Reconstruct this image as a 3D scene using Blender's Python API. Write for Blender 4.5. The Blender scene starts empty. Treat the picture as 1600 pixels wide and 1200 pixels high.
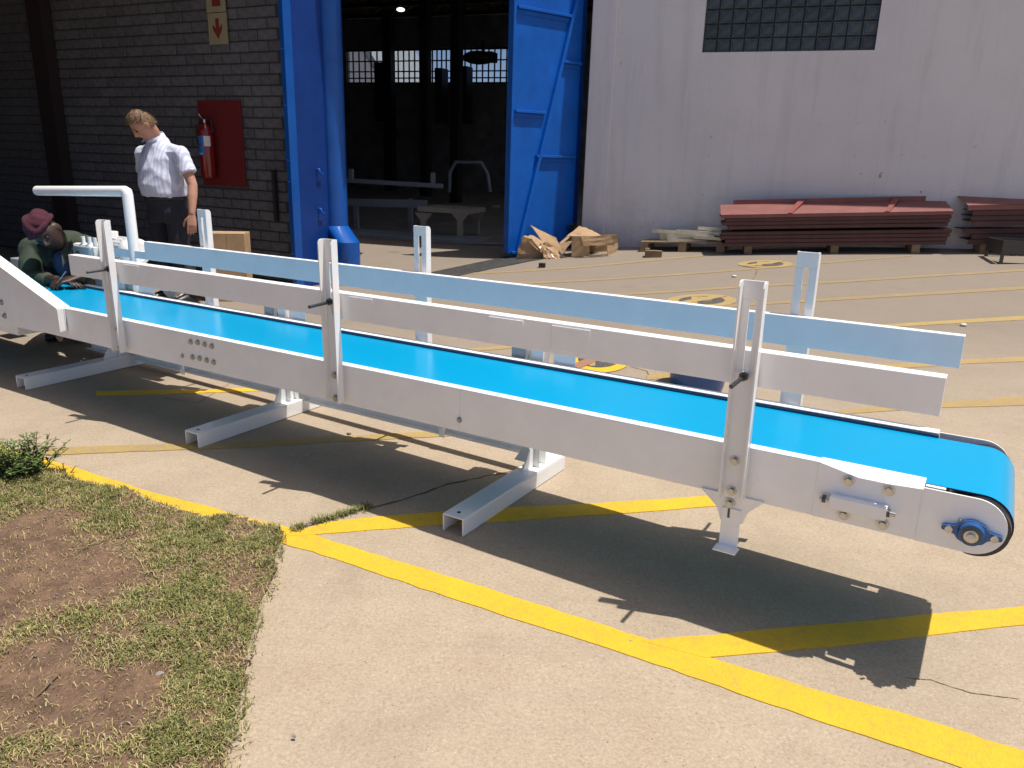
import bpy, bmesh, math, random
import numpy as np
from mathutils import Vector, Matrix

random.seed(7)
RNG = np.random.default_rng(11)
scene = bpy.context.scene
COL = scene.collection
R = math.radians

# ------------------------------------------------------------------ camera, light, exposure
CAM_H, FPX, PITCH, ROLL = 1.40, 1215.126, 0.2912, 0.0287
_fw = np.array([0, math.cos(PITCH), -math.sin(PITCH)])
_u0 = np.array([0, math.sin(PITCH), math.cos(PITCH)])
_r0 = np.array([1.0, 0, 0])
_rt = _r0 * math.cos(ROLL) + _u0 * math.sin(ROLL)
_up = -_r0 * math.sin(ROLL) + _u0 * math.cos(ROLL)
CAMP = np.array([0, 0, CAM_H])

cam = bpy.data.objects.new('camera', bpy.data.cameras.new('camera'))
COL.objects.link(cam)
M = Matrix(((_rt[0], _up[0], -_fw[0], 0), (_rt[1], _up[1], -_fw[1], 0), (_rt[2], _up[2], -_fw[2], CAM_H), (0, 0, 0, 1)))
cam.matrix_world = M
cam.data.sensor_width = 36.0
cam.data.lens = 36.0 * FPX / 1600.0
cam.data.clip_start = 0.05
cam.data.clip_end = 800
scene.camera = cam

TOSUN = Vector((0.305, -0.070, 1.0)).normalized()
world = bpy.data.worlds.new('World')
scene.world = world
world.use_nodes = True
wn = world.node_tree.nodes
bg = wn['Background']
sky = wn.new('ShaderNodeTexSky')
sky.sky_type = 'NISHITA'
sky.sun_disc = False
sky.sun_elevation = math.asin(TOSUN.z)
sky.sun_rotation = math.atan2(TOSUN.x, TOSUN.y)
sky.altitude = 1500
sky.air_density = 0.5
sky.ozone_density = 0.5
sky.dust_density = 5.0
world.node_tree.links.new(sky.outputs[0], bg.inputs[0])
bg.inputs[1].default_value = 0.145
sun = bpy.data.objects.new('sun', bpy.data.lights.new('sun', 'SUN'))
COL.objects.link(sun)
sun.data.energy = 4.7
sun.data.angle = R(0.53)
sun.data.color = (1.0, 0.955, 0.88)
sun.rotation_euler = TOSUN.to_track_quat('Z', 'Y').to_euler()
sun.location = (3, -1, 12)
scene.view_settings.view_transform = 'Standard'
scene.view_settings.look = 'None'
scene.view_settings.exposure = 0.17
scene.view_settings.gamma = 1
scene.view_settings.use_curve_mapping = False
scene.render.engine = 'CYCLES'
scene.cycles.use_denoising = True
scene.cycles.max_bounces = 9
scene.cycles.diffuse_bounces = 6
scene.cycles.sample_clamp_indirect = 8


# ------------------------------------------------------------------ measuring helpers (survey of the yard)
def ray(x, y):
    d = (x - 800) / FPX * _rt - (y - 600) / FPX * _up + _fw
    return d / np.linalg.norm(d)

def at(x, y, Y):
    d = ray(x, y)
    return Vector(CAMP + d * (Y / d[1]))

def on(x, y, P, n):
    d = ray(x, y); n = np.array(n, float)
    return Vector(CAMP + d * (n @ (np.array(P, float) - CAMP)) / (n @ d))

GC = 0.019
def sp(t, s=0.4):
    return s * np.logaddexp(0, np.asarray(t, float) / s)
def gz(X, Y):
    return GC * np.minimum(sp(np.asarray(X) + 0.2), 9) * np.minimum(sp(np.asarray(Y) - 5.3), 7)
_TS = np.linspace(0.5, 45, 30000)
def gp(x, y, dz=0.0):
    d = ray(x, y)
    P = CAMP + _TS[:, None] * d
    i = int(np.argmax(P[:, 2] - gz(P[:, 0], P[:, 1]) - dz < 0))
    return Vector(P[i])

# ------------------------------------------------------------------ conveyor frame
O = Vector((1.1071, 1.9171, 0.5808))
CU = Vector((-0.851, 0.524, -0.0128)).normalized()
CV = Vector((0.524, 0.852, 0.0)).normalized()
CW = CU.cross(CV); CW = CW if CW.z > 0 else -CW
def F(s, v, w):
    return O + CU * s + CV * v + CW * w
def cv(x, y, v):
    p = on(x, y, F(0, v, 0), CV) - O
    return p.dot(CU), p.dot(CW)

# ------------------------------------------------------------------ mesh builder
class MB:
    def __init__(s):
        s.v, s.f, s.sm, s.mi = [], [], [], []
    def add(s, vs, fs, smooth=False, mi=0):
        n = len(s.v)
        s.v += [tuple(p) for p in vs]
        for f in fs:
            s.f.append(tuple(i + n for i in f)); s.sm.append(smooth); s.mi.append(mi)
        return s
    def hexa(s, p, mi=0):
        return s.add(p, [(0, 3, 2, 1), (4, 5, 6, 7), (0, 1, 5, 4), (1, 2, 6, 5), (2, 3, 7, 6), (3, 0, 4, 7)], False, mi)
    def box(s, a, b, fr=None, mi=0):
        g = fr or (lambda x, y, z: Vector((x, y, z)))
        (x0, y0, z0), (x1, y1, z1) = a, b
        return s.hexa([g(x0, y0, z0), g(x1, y0, z0), g(x1, y1, z0), g(x0, y1, z0), g(x0, y0, z1), g(x1, y0, z1), g(x1, y1, z1), g(x0, y1, z1)], mi)
    def prism(s, poly, ext, mi=0, smooth=False):
        n = len(poly); e = Vector(ext)
        vs = [Vector(p) for p in poly] + [Vector(p) + e for p in poly]
        s.add(vs, [tuple(range(n - 1, -1, -1)), tuple(range(n, 2 * n))], False, mi)
        return s.add(vs, [(i, (i + 1) % n, n + (i + 1) % n, n + i) for i in range(n)], smooth, mi)
    def tube(s, pts, r, n=12, caps=True, mi=0):
        pts = [Vector(p) for p in pts]
        rr = r if isinstance(r, (list, tuple)) else [r] * len(pts)
        rings = []; prev = None
        for i, p in enumerate(pts):
            if i == 0: t = pts[1] - p
            elif i == len(pts) - 1: t = p - pts[i - 1]
            else: t = (pts[i + 1] - p).normalized() + (p - pts[i - 1]).normalized()
            t = t.normalized() if t.length > 1e-9 else Vector((0, 0, 1))
            a = prev if prev is not None else (Vector((0, 0, 1)) if abs(t.z) < 0.9 else Vector((1, 0, 0)))
            a = (a - t * a.dot(t)).normalized(); b = t.cross(a); prev = a
            k = 1.0
            if 0 < i < len(pts) - 1:
                c = (pts[i + 1] - p).normalized().dot((p - pts[i - 1]).normalized())
                k = 1.0
            rings.append([p + (a * math.cos(2 * math.pi * j / n) + b * math.sin(2 * math.pi * j / n)) * rr[i] * k for j in range(n)])
        vs = [q for rg in rings for q in rg]; fs = []
        for i in range(len(rings) - 1):
            for j in range(n):
                fs.append((i * n + j, i * n + (j + 1) % n, (i + 1) * n + (j + 1) % n, (i + 1) * n + j))
        s.add(vs, fs, True, mi)
        if caps:
            s.add(rings[0], [tuple(range(n - 1, -1, -1))], False, mi)
            s.add(rings[-1], [tuple(range(n))], False, mi)
        return s
    def ball(s, c, r, nu=14, nv=9, fn=None, mi=0):
        c = Vector(c); r = r if isinstance(r, (tuple, list)) else (r, r, r)
        vs = []; fs = []
        for i in range(nv + 1):
            th = math.pi * i / nv
            for j in range(nu):
                ph = 2 * math.pi * j / nu
                d = Vector((math.sin(th) * math.cos(ph), math.sin(th) * math.sin(ph), math.cos(th)))
                q = Vector((d.x * r[0], d.y * r[1], d.z * r[2]))
                vs.append(c + (fn(d, q) if fn else q))
        for i in range(nv):
            for j in range(nu):
                fs.append((i * nu + j, (i + 1) * nu + j, (i + 1) * nu + (j + 1) % nu, i * nu + (j + 1) % nu))
        return s.add(vs, fs, True, mi)
    def build(s, name, mat, parent=None, bevel=0, base=None):
        me = bpy.data.meshes.new(name)
        b = Vector(base) if base is not None else (root_loc(parent) if parent else Vector((0, 0, 0)))
        me.from_pydata([tuple(Vector(p) - b) for p in s.v], [], s.f)
        for m in (mat if isinstance(mat, (list, tuple)) else [mat]):
            me.materials.append(m)
        me.polygons.foreach_set('use_smooth', s.sm)
        me.polygons.foreach_set('material_index', s.mi)
        bm = bmesh.new(); bm.from_mesh(me)
        bmesh.ops.recalc_face_normals(bm, faces=bm.faces)
        bm.to_mesh(me); bm.free()
        o = bpy.data.objects.new(name, me)
        COL.objects.link(o)
        if parent: o.parent = parent
        elif base is not None: o.location = b
        if bevel:
            md = o.modifiers.new('edge', 'BEVEL'); md.width = bevel; md.segments = 2; md.limit_method = 'ANGLE'; md.angle_limit = R(50)
            md.use_clamp_overlap = True
        return o

def root_loc(o):
    v = Vector((0, 0, 0))
    while o is not None:
        v = v + o.location; o = o.parent
    return v

def tag(o, label, cat=None, group=None, kind=None):
    if label: o['label'] = label
    if cat: o['category'] = cat
    if group: o['group'] = group
    if kind: o['kind'] = kind
    return o

def thing(name, loc, label, cat, group=None):
    o = bpy.data.objects.new(name, None); COL.objects.link(o)
    o.location = Vector(loc); o.empty_display_size = 0.1
    return tag(o, label, cat, group)

def struct(o):
    o['kind'] = 'structure'; return o

def inst(src, name, parent, loc, rot=None, scale=None):
    o = bpy.data.objects.new(name, src.data if hasattr(src, 'data') else src)
    COL.objects.link(o); o.parent = parent
    o.location = Vector(loc) - (root_loc(parent) if parent else Vector((0, 0, 0)))
    if rot is not None: o.rotation_euler = rot
    if scale is not None: o.scale = scale
    return o

# ------------------------------------------------------------------ materials
def mat(name, col, rough=0.5, metal=0.0, var=0.0, vscale=6.0, bump=0.0, bscale=40.0, spec=0.5, objvar=0.0, col2=None, detail=6, coat=0.0):
    m = bpy.data.materials.new(name); m.use_nodes = True
    nt = m.node_tree; N, L = nt.nodes, nt.links
    b = N['Principled BSDF']
    b.inputs['Roughness'].default_value = rough
    b.inputs['Metallic'].default_value = metal
    b.inputs['Specular IOR Level'].default_value = spec
    b.inputs['Coat Weight'].default_value = coat
    c = (*col, 1)
    b.inputs['Base Color'].default_value = c
    tc = N.new('ShaderNodeTexCoord')
    out = None
    if var or col2:
        nz = N.new('ShaderNodeTexNoise'); nz.inputs['Scale'].default_value = vscale; nz.inputs['Detail'].default_value = detail; nz.inputs['Roughness'].default_value = 0.65
        L.new(tc.outputs['Object'], nz.inputs['Vector'])
        rp = N.new('ShaderNodeValToRGB'); L.new(nz.outputs['Fac'], rp.inputs['Fac'])
        k = var
        rp.color_ramp.elements[0].position = 0.3; rp.color_ramp.elements[1].position = 0.72
        a2 = col2 or tuple(max(0, x * (1 - k)) for x in col)
        rp.color_ramp.elements[0].color = (*a2, 1)
        rp.color_ramp.elements[1].color = (*[min(1, x * (1 + (k * 0.5 if not col2 else 0))) for x in col], 1)
        out = rp.outputs['Color']
    if objvar:
        oi = N.new('ShaderNodeObjectInfo'); mr = N.new('ShaderNodeMapRange')
        mr.inputs['To Min'].default_value = 1 - objvar; mr.inputs['To Max'].default_value = 1 + objvar
        L.new(oi.outputs['Random'], mr.inputs['Value'])
        mx = N.new('ShaderNodeMix'); mx.data_type = 'RGBA'; mx.blend_type = 'MULTIPLY'; mx.inputs['Factor'].default_value = 1
        if out: L.new(out, mx.inputs['A'])
        else: mx.inputs['A'].default_value = c
        L.new(mr.outputs['Result'], mx.inputs['B'])
        out = mx.outputs['Result']
    if out: L.new(out, b.inputs['Base Color'])
    if bump:
        n2 = N.new('ShaderNodeTexNoise'); n2.inputs['Scale'].default_value = bscale; n2.inputs['Detail'].default_value = 5
        L.new(tc.outputs['Object'], n2.inputs['Vector'])
        bp = N.new('ShaderNodeBump'); bp.inputs['Strength'].default_value = bump; bp.inputs['Distance'].default_value = 0.01
        L.new(n2.outputs['Fac'], bp.inputs['Height']); L.new(bp.outputs['Normal'], b.inputs['Normal'])
    m['out'] = 0
    return m

def nodes(m):
    return m.node_tree.nodes, m.node_tree.links, m.node_tree.nodes['Principled BSDF']

def mixn(N, L, fac, a, b, blend='MIX'):
    x = N.new('ShaderNodeMix'); x.data_type = 'RGBA'; x.blend_type = blend
    for sck, val in (('Factor', fac), ('A', a), ('B', b)):
        if hasattr(val, 'is_linked'): L.new(val, x.inputs[sck])
        elif isinstance(val, (int, float)): x.inputs[sck].default_value = val
        else: x.inputs[sck].default_value = (*val, 1)
    return x.outputs['Result']

def noise(N, L, vec, scale, detail=5, rough=0.6, dist=0.0):
    n = N.new('ShaderNodeTexNoise'); n.inputs['Scale'].default_value = scale; n.inputs['Detail'].default_value = detail
    n.inputs['Roughness'].default_value = rough; n.inputs['Distortion'].default_value = dist
    L.new(vec, n.inputs['Vector']); return n.outputs['Fac']

def ramp(N, L, val, p0, p1, c0=(0, 0, 0), c1=(1, 1, 1)):
    r = N.new('ShaderNodeValToRGB'); L.new(val, r.inputs['Fac'])
    r.color_ramp.elements[0].position = p0; r.color_ramp.elements[1].position = p1
    r.color_ramp.elements[0].color = (*c0, 1); r.color_ramp.elements[1].color = (*c1, 1)
    return r.outputs['Color']

def concrete():
    m = mat('concrete', (0.36, 0.30, 0.22), 0.88)
    N, L, b = nodes(m)
    tc = N.new('ShaderNodeTexCoord').outputs['Object']
    big = noise(N, L, tc, 0.55, 5, 0.6, 0.4); mid = noise(N, L, tc, 4.5, 6, 0.7); fine = noise(N, L, tc, 95, 5, 0.8, 0.6); grit = noise(N, L, tc, 190, 2, 0.6)
    c = ramp(N, L, big, 0.3, 0.7, (0.365, 0.285, 0.205), (0.44, 0.36, 0.27))
    c = mixn(N, L, 0.55, c, ramp(N, L, mid, 0.28, 0.75, (0.29, 0.22, 0.155), (0.47, 0.395, 0.30)))
    c = mixn(N, L, 0.42, c, ramp(N, L, fine, 0.33, 0.66, (0.22, 0.155, 0.105), (0.56, 0.48, 0.37)))
    fl = N.new('ShaderNodeMapping'); fl.inputs['Scale'].default_value = (1, 2.6, 1); fl.inputs['Rotation'].default_value = (0, 0, .6); L.new(tc, fl.inputs['Vector'])
    v3 = N.new('ShaderNodeTexVoronoi'); v3.inputs['Scale'].default_value = 62; L.new(fl.outputs[0], v3.inputs['Vector'])
    fk = mixn(N, L, 1.0, ramp(N, L, v3.outputs['Distance'], 0.18, 0.34, (1, 1, 1), (0, 0, 0)), ramp(N, L, noise(N, L, tc, 26, 3), 0.46, 0.6), 'MULTIPLY')
    c = mixn(N, L, mixn(N, L, .42, (0, 0, 0), fk), c, (0.19, 0.115, 0.065))
    vo = N.new('ShaderNodeTexVoronoi'); vo.inputs['Scale'].default_value = 55; L.new(tc, vo.inputs['Vector'])
    pit = ramp(N, L, vo.outputs['Distance'], 0.06, 0.16, (1, 1, 1), (0, 0, 0))
    sel = ramp(N, L, noise(N, L, tc, 22, 2), 0.52, 0.62)
    pm = mixn(N, L, 1.0, pit, sel, 'MULTIPLY')
    c = mixn(N, L, pm, c, (0.10, 0.07, 0.05))
    v2 = N.new('ShaderNodeTexVoronoi'); v2.inputs['Scale'].default_value = 90; L.new(tc, v2.inputs['Vector'])
    wht = mixn(N, L, 1.0, ramp(N, L, v2.outputs['Distance'], 0.10, 0.2, (1, 1, 1), (0, 0, 0)), ramp(N, L, noise(N, L, tc, 17, 2), 0.5, 0.66), 'MULTIPLY')
    c = mixn(N, L, wht, c, (0.60, 0.54, 0.44))
    # a slow drift to greyer concrete towards the wall side of the yard
    sx = N.new('ShaderNodeSeparateXYZ'); L.new(tc, sx.inputs[0])
    mr = N.new('ShaderNodeMapRange'); mr.inputs['From Min'].default_value = 3.4; mr.inputs['From Max'].default_value = 6.5
    L.new(sx.outputs['Y'], mr.inputs['Value'])
    st = noise(N, L, tc, 1.3, 6, 0.7, 0.8)
    stn = ramp(N, L, st, 0.5, 0.75)
    g = mixn(N, L, mr.outputs['Result'], c, mixn(N, L, 0.7, c, (0.175, 0.15, 0.13)))
    g = mixn(N, L, mixn(N, L, 0.32, (0, 0, 0), stn), g, (0.19, 0.155, 0.12))
    mo_ = N.new('ShaderNodeMapping'); mo_.inputs['Scale'].default_value = (1, 1, 1); L.new(tc, mo_.inputs['Vector'])
    vo4 = N.new('ShaderNodeTexVoronoi'); vo4.inputs['Scale'].default_value = 1.15; L.new(mo_.outputs[0], vo4.inputs['Vector'])
    dsum = N.new('ShaderNodeMath'); dsum.operation = 'ADD'; L.new(vo4.outputs['Distance'], dsum.inputs[0])
    nm = N.new('ShaderNodeMath'); nm.operation = 'MULTIPLY'; nm.inputs[1].default_value = 0.22; L.new(noise(N, L, tc, 7, 5, .7), nm.inputs[0]); L.new(nm.outputs[0], dsum.inputs[1])
    oil = mixn(N, L, 1.0, ramp(N, L, dsum.outputs[0], 0.15, 0.27, (1, 1, 1), (0, 0, 0)), ramp(N, L, noise(N, L, tc, .9, 2), .45, .6), 'MULTIPLY')
    g = mixn(N, L, mixn(N, L, 0.5, (0, 0, 0), oil), g, (0.11, 0.085, 0.065))
    mt_ = N.new('ShaderNodeMapping'); mt_.inputs['Rotation'].default_value = (0, 0, .42); mt_.inputs['Scale'].default_value = (.12, 2.2, 1); L.new(tc, mt_.inputs['Vector'])
    ty = ramp(N, L, noise(N, L, mt_.outputs[0], 1.6, 6, .75), .56, .74)
    g = mixn(N, L, mixn(N, L, 0.17, (0, 0, 0), ty), g, (0.16, 0.13, 0.10))
    g = mixn(N, L, 1.0, g, (1.0, .975, .935), 'MULTIPLY')
    L.new(g, b.inputs['Base Color'])
    bp = N.new('ShaderNodeBump'); bp.inputs['Strength'].default_value = 0.5; bp.inputs['Distance'].default_value = 0.006
    hm = mixn(N, L, 0.5, fine, grit)
    L.new(hm, bp.inputs['Height']); L.new(bp.outputs['Normal'], b.inputs['Normal'])
    return m

def paint_marking(name, base, worn, amount=0.5):
    m = mat(name, base, 0.75)
    N, L, b = nodes(m)
    tc = N.new('ShaderNodeTexCoord').outputs['Object']
    n1 = noise(N, L, tc, 38, 5, 0.75); n2 = noise(N, L, tc, 5, 5, 0.7)
    c = mixn(N, L, ramp(N, L, n2, 0.3, 0.75), base, tuple(x * 0.86 for x in base))
    w = mixn(N, L, 1.0, ramp(N, L, n1, 0.62 - 0.2 * amount, 0.76 - 0.12 * amount), ramp(N, L, n2, 0.62 - 0.35 * amount, 0.8 - 0.2 * amount), 'MULTIPLY')
    c = mixn(N, L, w, c, worn)
    L.new(c, b.inputs['Base Color'])
    bp = N.new('ShaderNodeBump'); bp.inputs['Strength'].default_value = 0.9; bp.inputs['Distance'].default_value = 0.008
    L.new(noise(N, L, tc, 60, 5, .75), bp.inputs['Height']); L.new(bp.outputs['Normal'], b.inputs['Normal'])
    return m

M_CON = concrete()
M_YEL = paint_marking('yellow_road_paint', (0.78, 0.475, 0.02), (0.50, 0.33, 0.07), 0.75)
M_YEL2 = paint_marking('worn_yellow_paint', (0.46, 0.305, 0.085), (0.31, 0.25, 0.17), 1.1)
M_YEL3 = paint_marking('faded_yellow_paint', (0.36, 0.25, 0.10), (0.26, 0.205, 0.145), 1.2)
M_BLKP = paint_marking('black_road_paint', (0.07, 0.065, 0.06), (0.2, 0.16, 0.12), 0.8)
M_ORGP = paint_marking('orange_road_paint', (0.36, 0.17, 0.10), (0.30, 0.2, 0.13), 0.9)
M_ASPH = mat('asphalt_patch', (0.05, 0.048, 0.045), 0.95, var=0.6, vscale=14, bump=0.6, bscale=120)
M_SOIL = mat('red_soil', (0.26, 0.155, 0.095), 0.95, col2=(0.105, 0.062, 0.038), vscale=16, bump=1.6, bscale=95, detail=10)
M_WHITE = mat('white_enamel', (0.85, 0.85, 0.84), 0.28, var=0.05, vscale=2.5, bump=0.02, bscale=90, coat=0.2)
M_WSATIN = mat('white_enamel_scuffed', (0.90, 0.90, 0.895), 0.36, var=0.07, vscale=5, bump=0.03, bscale=60)
M_BELT = mat('blue_belt', (0.002, 0.30, 0.55), 0.24, var=0.06, vscale=1.5, spec=0.14, bump=0.015, bscale=120)
M_BELTU = mat('belt_edge_dark', (0.012, 0.03, 0.09), 0.4)
M_RUB = mat('black_rubber', (0.018, 0.018, 0.02), 0.32, spec=0.6)
M_STEEL = mat('zinc_steel', (0.55, 0.55, 0.53), 0.32, metal=1.0, var=0.25, vscale=60)
M_DSTEEL = mat('dark_steel', (0.10, 0.11, 0.115), 0.38, metal=0.8, var=0.3, vscale=40)
M_BEAR = mat('blue_bearing', (0.02, 0.10, 0.30), 0.25, metal=0.2, coat=0.4)
M_GREY = mat('grey_enamel', (0.33, 0.34, 0.34), 0.4, var=0.1)
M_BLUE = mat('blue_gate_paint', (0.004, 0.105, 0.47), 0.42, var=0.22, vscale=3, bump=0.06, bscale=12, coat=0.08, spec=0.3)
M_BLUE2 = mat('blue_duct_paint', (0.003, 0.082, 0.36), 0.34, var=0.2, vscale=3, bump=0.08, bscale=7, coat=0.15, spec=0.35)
M_BLUED = mat('blue_gate_paint_dark', (0.003, 0.036, 0.20), 0.4, var=0.25, vscale=4, bump=0.06, bscale=14, coat=0.1, spec=0.3)  # darker navy copy of the gate blue
M_WALL = mat('whitewash', (0.66, 0.645, 0.66), 0.9, var=0.0)
M_MORT = mat('mortar', (0.060, 0.050, 0.048), 0.95, var=0.3, vscale=20, bump=0.4, bscale=90)
M_BRICK = mat('stock_brick', (0.118, 0.115, 0.120), 0.9, var=0.35, vscale=22, bump=0.5, bscale=80, objvar=0.16)
M_DARK = mat('dark_interior', (0.24, 0.235, 0.245), 0.9, var=0.4, vscale=2)
M_UNSEEN = mat('unseen_blackish', (0.035, 0.034, 0.035), 0.9)  # near black, to deepen the dark under the unseen passage roof
M_ROOFU = mat('roof_underside', (0.16, 0.12, 0.075), 0.95, var=0.5, vscale=7)
M_GLASSB = mat('glass_block', (0.045, 0.058, 0.06), 0.18, var=0.35, vscale=14, bump=0.8, bscale=16, objvar=0.3)
M_FRAME = mat('window_mortar', (0.075, 0.08, 0.083), 0.8)
M_RED = mat('red_board_paint', (0.15, 0.009, 0.009), 0.6, var=0.15)
M_REDX = mat('extinguisher_red', (0.20, 0.009, 0.009), 0.25, coat=0.5)
M_OXLIT = mat('red_oxide_lit', (0.235, 0.085, 0.072), 0.6, var=0.2, vscale=5)  # lighter copy of the oxide red, sunlight on the top channel painted in
M_OXSHADE = mat('red_oxide_shaded', (0.10, 0.04, 0.034), 0.7, var=0.25, vscale=6)  # darker copy of the oxide red, shade on the stack fronts painted in
M_OXCLIP = mat('bright_red_strap', (0.24, 0.055, 0.045), 0.5)
M_CARD = mat('cardboard', (0.42, 0.27, 0.145), 0.85, var=0.22, vscale=7, bump=0.1, bscale=30)
M_TAPE = mat('packing_tape', (0.45, 0.30, 0.17), 0.2, var=0.2, vscale=9, bump=0.25, bscale=18)
M_WOOD = mat('pallet_wood', (0.30, 0.21, 0.12), 0.85, var=0.4, vscale=12, objvar=0.2)
M_CREAM = mat('cream_steel', (0.70, 0.66, 0.52), 0.5, var=0.15, objvar=0.1)
M_SIGNB = mat('photoluminescent_sign', (0.30, 0.26, 0.15), 0.6, var=0.12, vscale=9)
M_SIGNR = mat('sign_red', (0.19, 0.02, 0.016), 0.6)
M_LBLUE = mat('label_blue', (0.03, 0.15, 0.42), 0.5)
M_LWHITE = mat('label_white', (0.62, 0.60, 0.58), 0.6)
M_BLACK = mat('black_plastic', (0.02, 0.02, 0.021), 0.45)
M_TUB = mat('blue_plastic', (0.01, 0.075, 0.26), 0.3, var=0.15, coat=0.2)
M_STONE = mat('stone', (0.30, 0.27, 0.24), 0.9, var=0.4, vscale=14, objvar=0.45, bump=0.3)
M_STICK = mat('dry_twig', (0.17, 0.11, 0.065), 0.9, var=0.4, vscale=20)

def whitewash():
    N, L, b = nodes(M_WALL)
    tc = N.new('ShaderNodeTexCoord').outputs['Object']
    sx = N.new('ShaderNodeSeparateXYZ'); L.new(tc, sx.inputs[0])
    c = mixn(N, L, ramp(N, L, noise(N, L, tc, 0.8, 6, 0.6), 0.3, 0.75), (0.615, 0.60, 0.61), (0.70, 0.685, 0.695))
    # rain streaks and splash dirt (own shape, stays put)
    mp = N.new('ShaderNodeMapping'); mp.inputs['Scale'].default_value = (3.0, 3.0, 0.22); L.new(tc, mp.inputs['Vector'])
    stv = ramp(N, L, noise(N, L, mp.outputs[0], 1.6, 6, 0.72), 0.52, 0.78)
    c = mixn(N, L, mixn(N, L, 0.28, (0, 0, 0), stv), c, (0.30, 0.275, 0.26))
    mr = N.new('ShaderNodeMapRange'); mr.inputs['From Min'].default_value = 1.2; mr.inputs['From Max'].default_value = 0.0
    L.new(sx.outputs['Z'], mr.inputs['Value'])
    low = mixn(N, L, 1.0, mr.outputs['Result'], ramp(N, L, noise(N, L, tc, 2.4, 7, 0.7), 0.38, 0.75), 'MULTIPLY')
    c = mixn(N, L, mixn(N, L, 0.75, (0, 0, 0), low), c, (0.30, 0.255, 0.21))
    chip = mixn(N, L, 1.0, ramp(N, L, noise(N, L, tc, 9, 4, 0.6), 0.69, 0.72), ramp(N, L, noise(N, L, tc, 1.1, 2), 0.45, 0.6), 'MULTIPLY')
    c = mixn(N, L, chip, c, (0.16, 0.125, 0.11))
    L.new(c, b.inputs['Base Color'])
    bp = N.new('ShaderNodeBump'); bp.inputs['Strength'].default_value = 0.35; bp.inputs['Distance'].default_value = 0.01
    L.new(noise(N, L, tc, 28, 5), bp.inputs['Height']); L.new(bp.outputs['Normal'], b.inputs['Normal'])
whitewash()

def glass(name):
    m = bpy.data.materials.new(name); m.use_nodes = True
    N, L = m.node_tree.nodes, m.node_tree.links
    N.remove(N['Principled BSDF'])
    t = N.new('ShaderNodeBsdfTransparent'); t.inputs[0].default_value = (0.85, 0.88, 0.9, 1)
    g = N.new('ShaderNodeBsdfGlossy'); g.inputs['Roughness'].default_value = 0.05
    x = N.new('ShaderNodeMixShader'); x.inputs[0].default_value = 0.08
    L.new(t.outputs[0], x.inputs[1]); L.new(g.outputs[0], x.inputs[2]); L.new(x.outputs[0], N['Material Output'].inputs[0])
    return m
M_PANE = glass('dusty_pane')

# ================================================================== GROUND
def axis(a0, a1, step, far0, far1):
    mid = list(np.arange(a0, a1 + 1e-6, step))
    lo = [far0, (far0 + a0) / 2, a0 - 8, a0 - 3]; hi = [a1 + 3, a1 + 8, (far1 + a1) / 2, far1]
    return np.array(lo + mid + hi)
gx, gy = axis(-10, 12, 0.25, -250, 250), axis(-4, 16, 0.25, -200, 350)
GX, GY = np.meshgrid(gx, gy)
GZ = gz(GX, GY)
vs = np.stack([GX, GY, GZ], -1).reshape(-1, 3)
nx_, ny_ = len(gx), len(gy)
fs = [(j * nx_ + i, j * nx_ + i + 1, (j + 1) * nx_ + i + 1, (j + 1) * nx_ + i) for j in range(ny_ - 1) for i in range(nx_ - 1)]
me = bpy.data.meshes.new('concrete_yard'); me.from_pydata(vs.tolist(), [], fs); me.materials.append(M_CON)
me.polygons.foreach_set('use_smooth', [True] * len(fs))
ground = bpy.data.objects.new('concrete_yard', me); COL.objects.link(ground); struct(ground)

def strip(name, A, B, m, n=14, dz=0.003, jit=0.004):
    """a painted band between two edges given as lists of surveyed points"""
    def samp(P, n):
        P = [Vector(p) for p in P]; d = [0]
        for i in range(1, len(P)): d.append(d[-1] + (P[i] - P[i - 1]).length)
        out = []
        for k in range(n + 1):
            t = d[-1] * k / n; i = max(1, next((i for i in range(1, len(P)) if d[i] >= t - 1e-9), len(P) - 1))
            f = (t - d[i - 1]) / max(1e-9, d[i] - d[i - 1]); out.append(P[i - 1].lerp(P[i], f))
        return out
    a, b = samp(A, n), samp(B, n)
    vs = []
    for k in range(n + 1):
        p = a[k] + Vector((random.uniform(-jit, jit), random.uniform(-jit, jit), 0)); q = b[k] + Vector((random.uniform(-jit, jit), random.uniform(-jit, jit), 0))
        for t in (0, 0.5, 1):
            r = p.lerp(q, t); vs.append((r.x, r.y, float(gz(r.x, r.y)) + dz))
    fs = []
    for k in range(n):
        for t in range(2):
            fs.append((3 * k + t, 3 * k + t + 1, 3 * k + t + 4, 3 * k + t + 3))
    N0 = len(vs); ring = [3 * k for k in range(n + 1)] + [3 * n + 1] + [3 * k + 2 for k in range(n, -1, -1)] + [1]
    vs += [(vs[i][0], vs[i][1], vs[i][2] - dz - .001) for i in ring]
    fs += [(ring[i], ring[(i + 1) % len(ring)], N0 + (i + 1) % len(ring), N0 + i) for i in range(len(ring))]
    o = MB().add(vs, fs).build(name, m)
    return struct(o)

def G(*pts): return [gp(*p) for p in pts]

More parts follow.
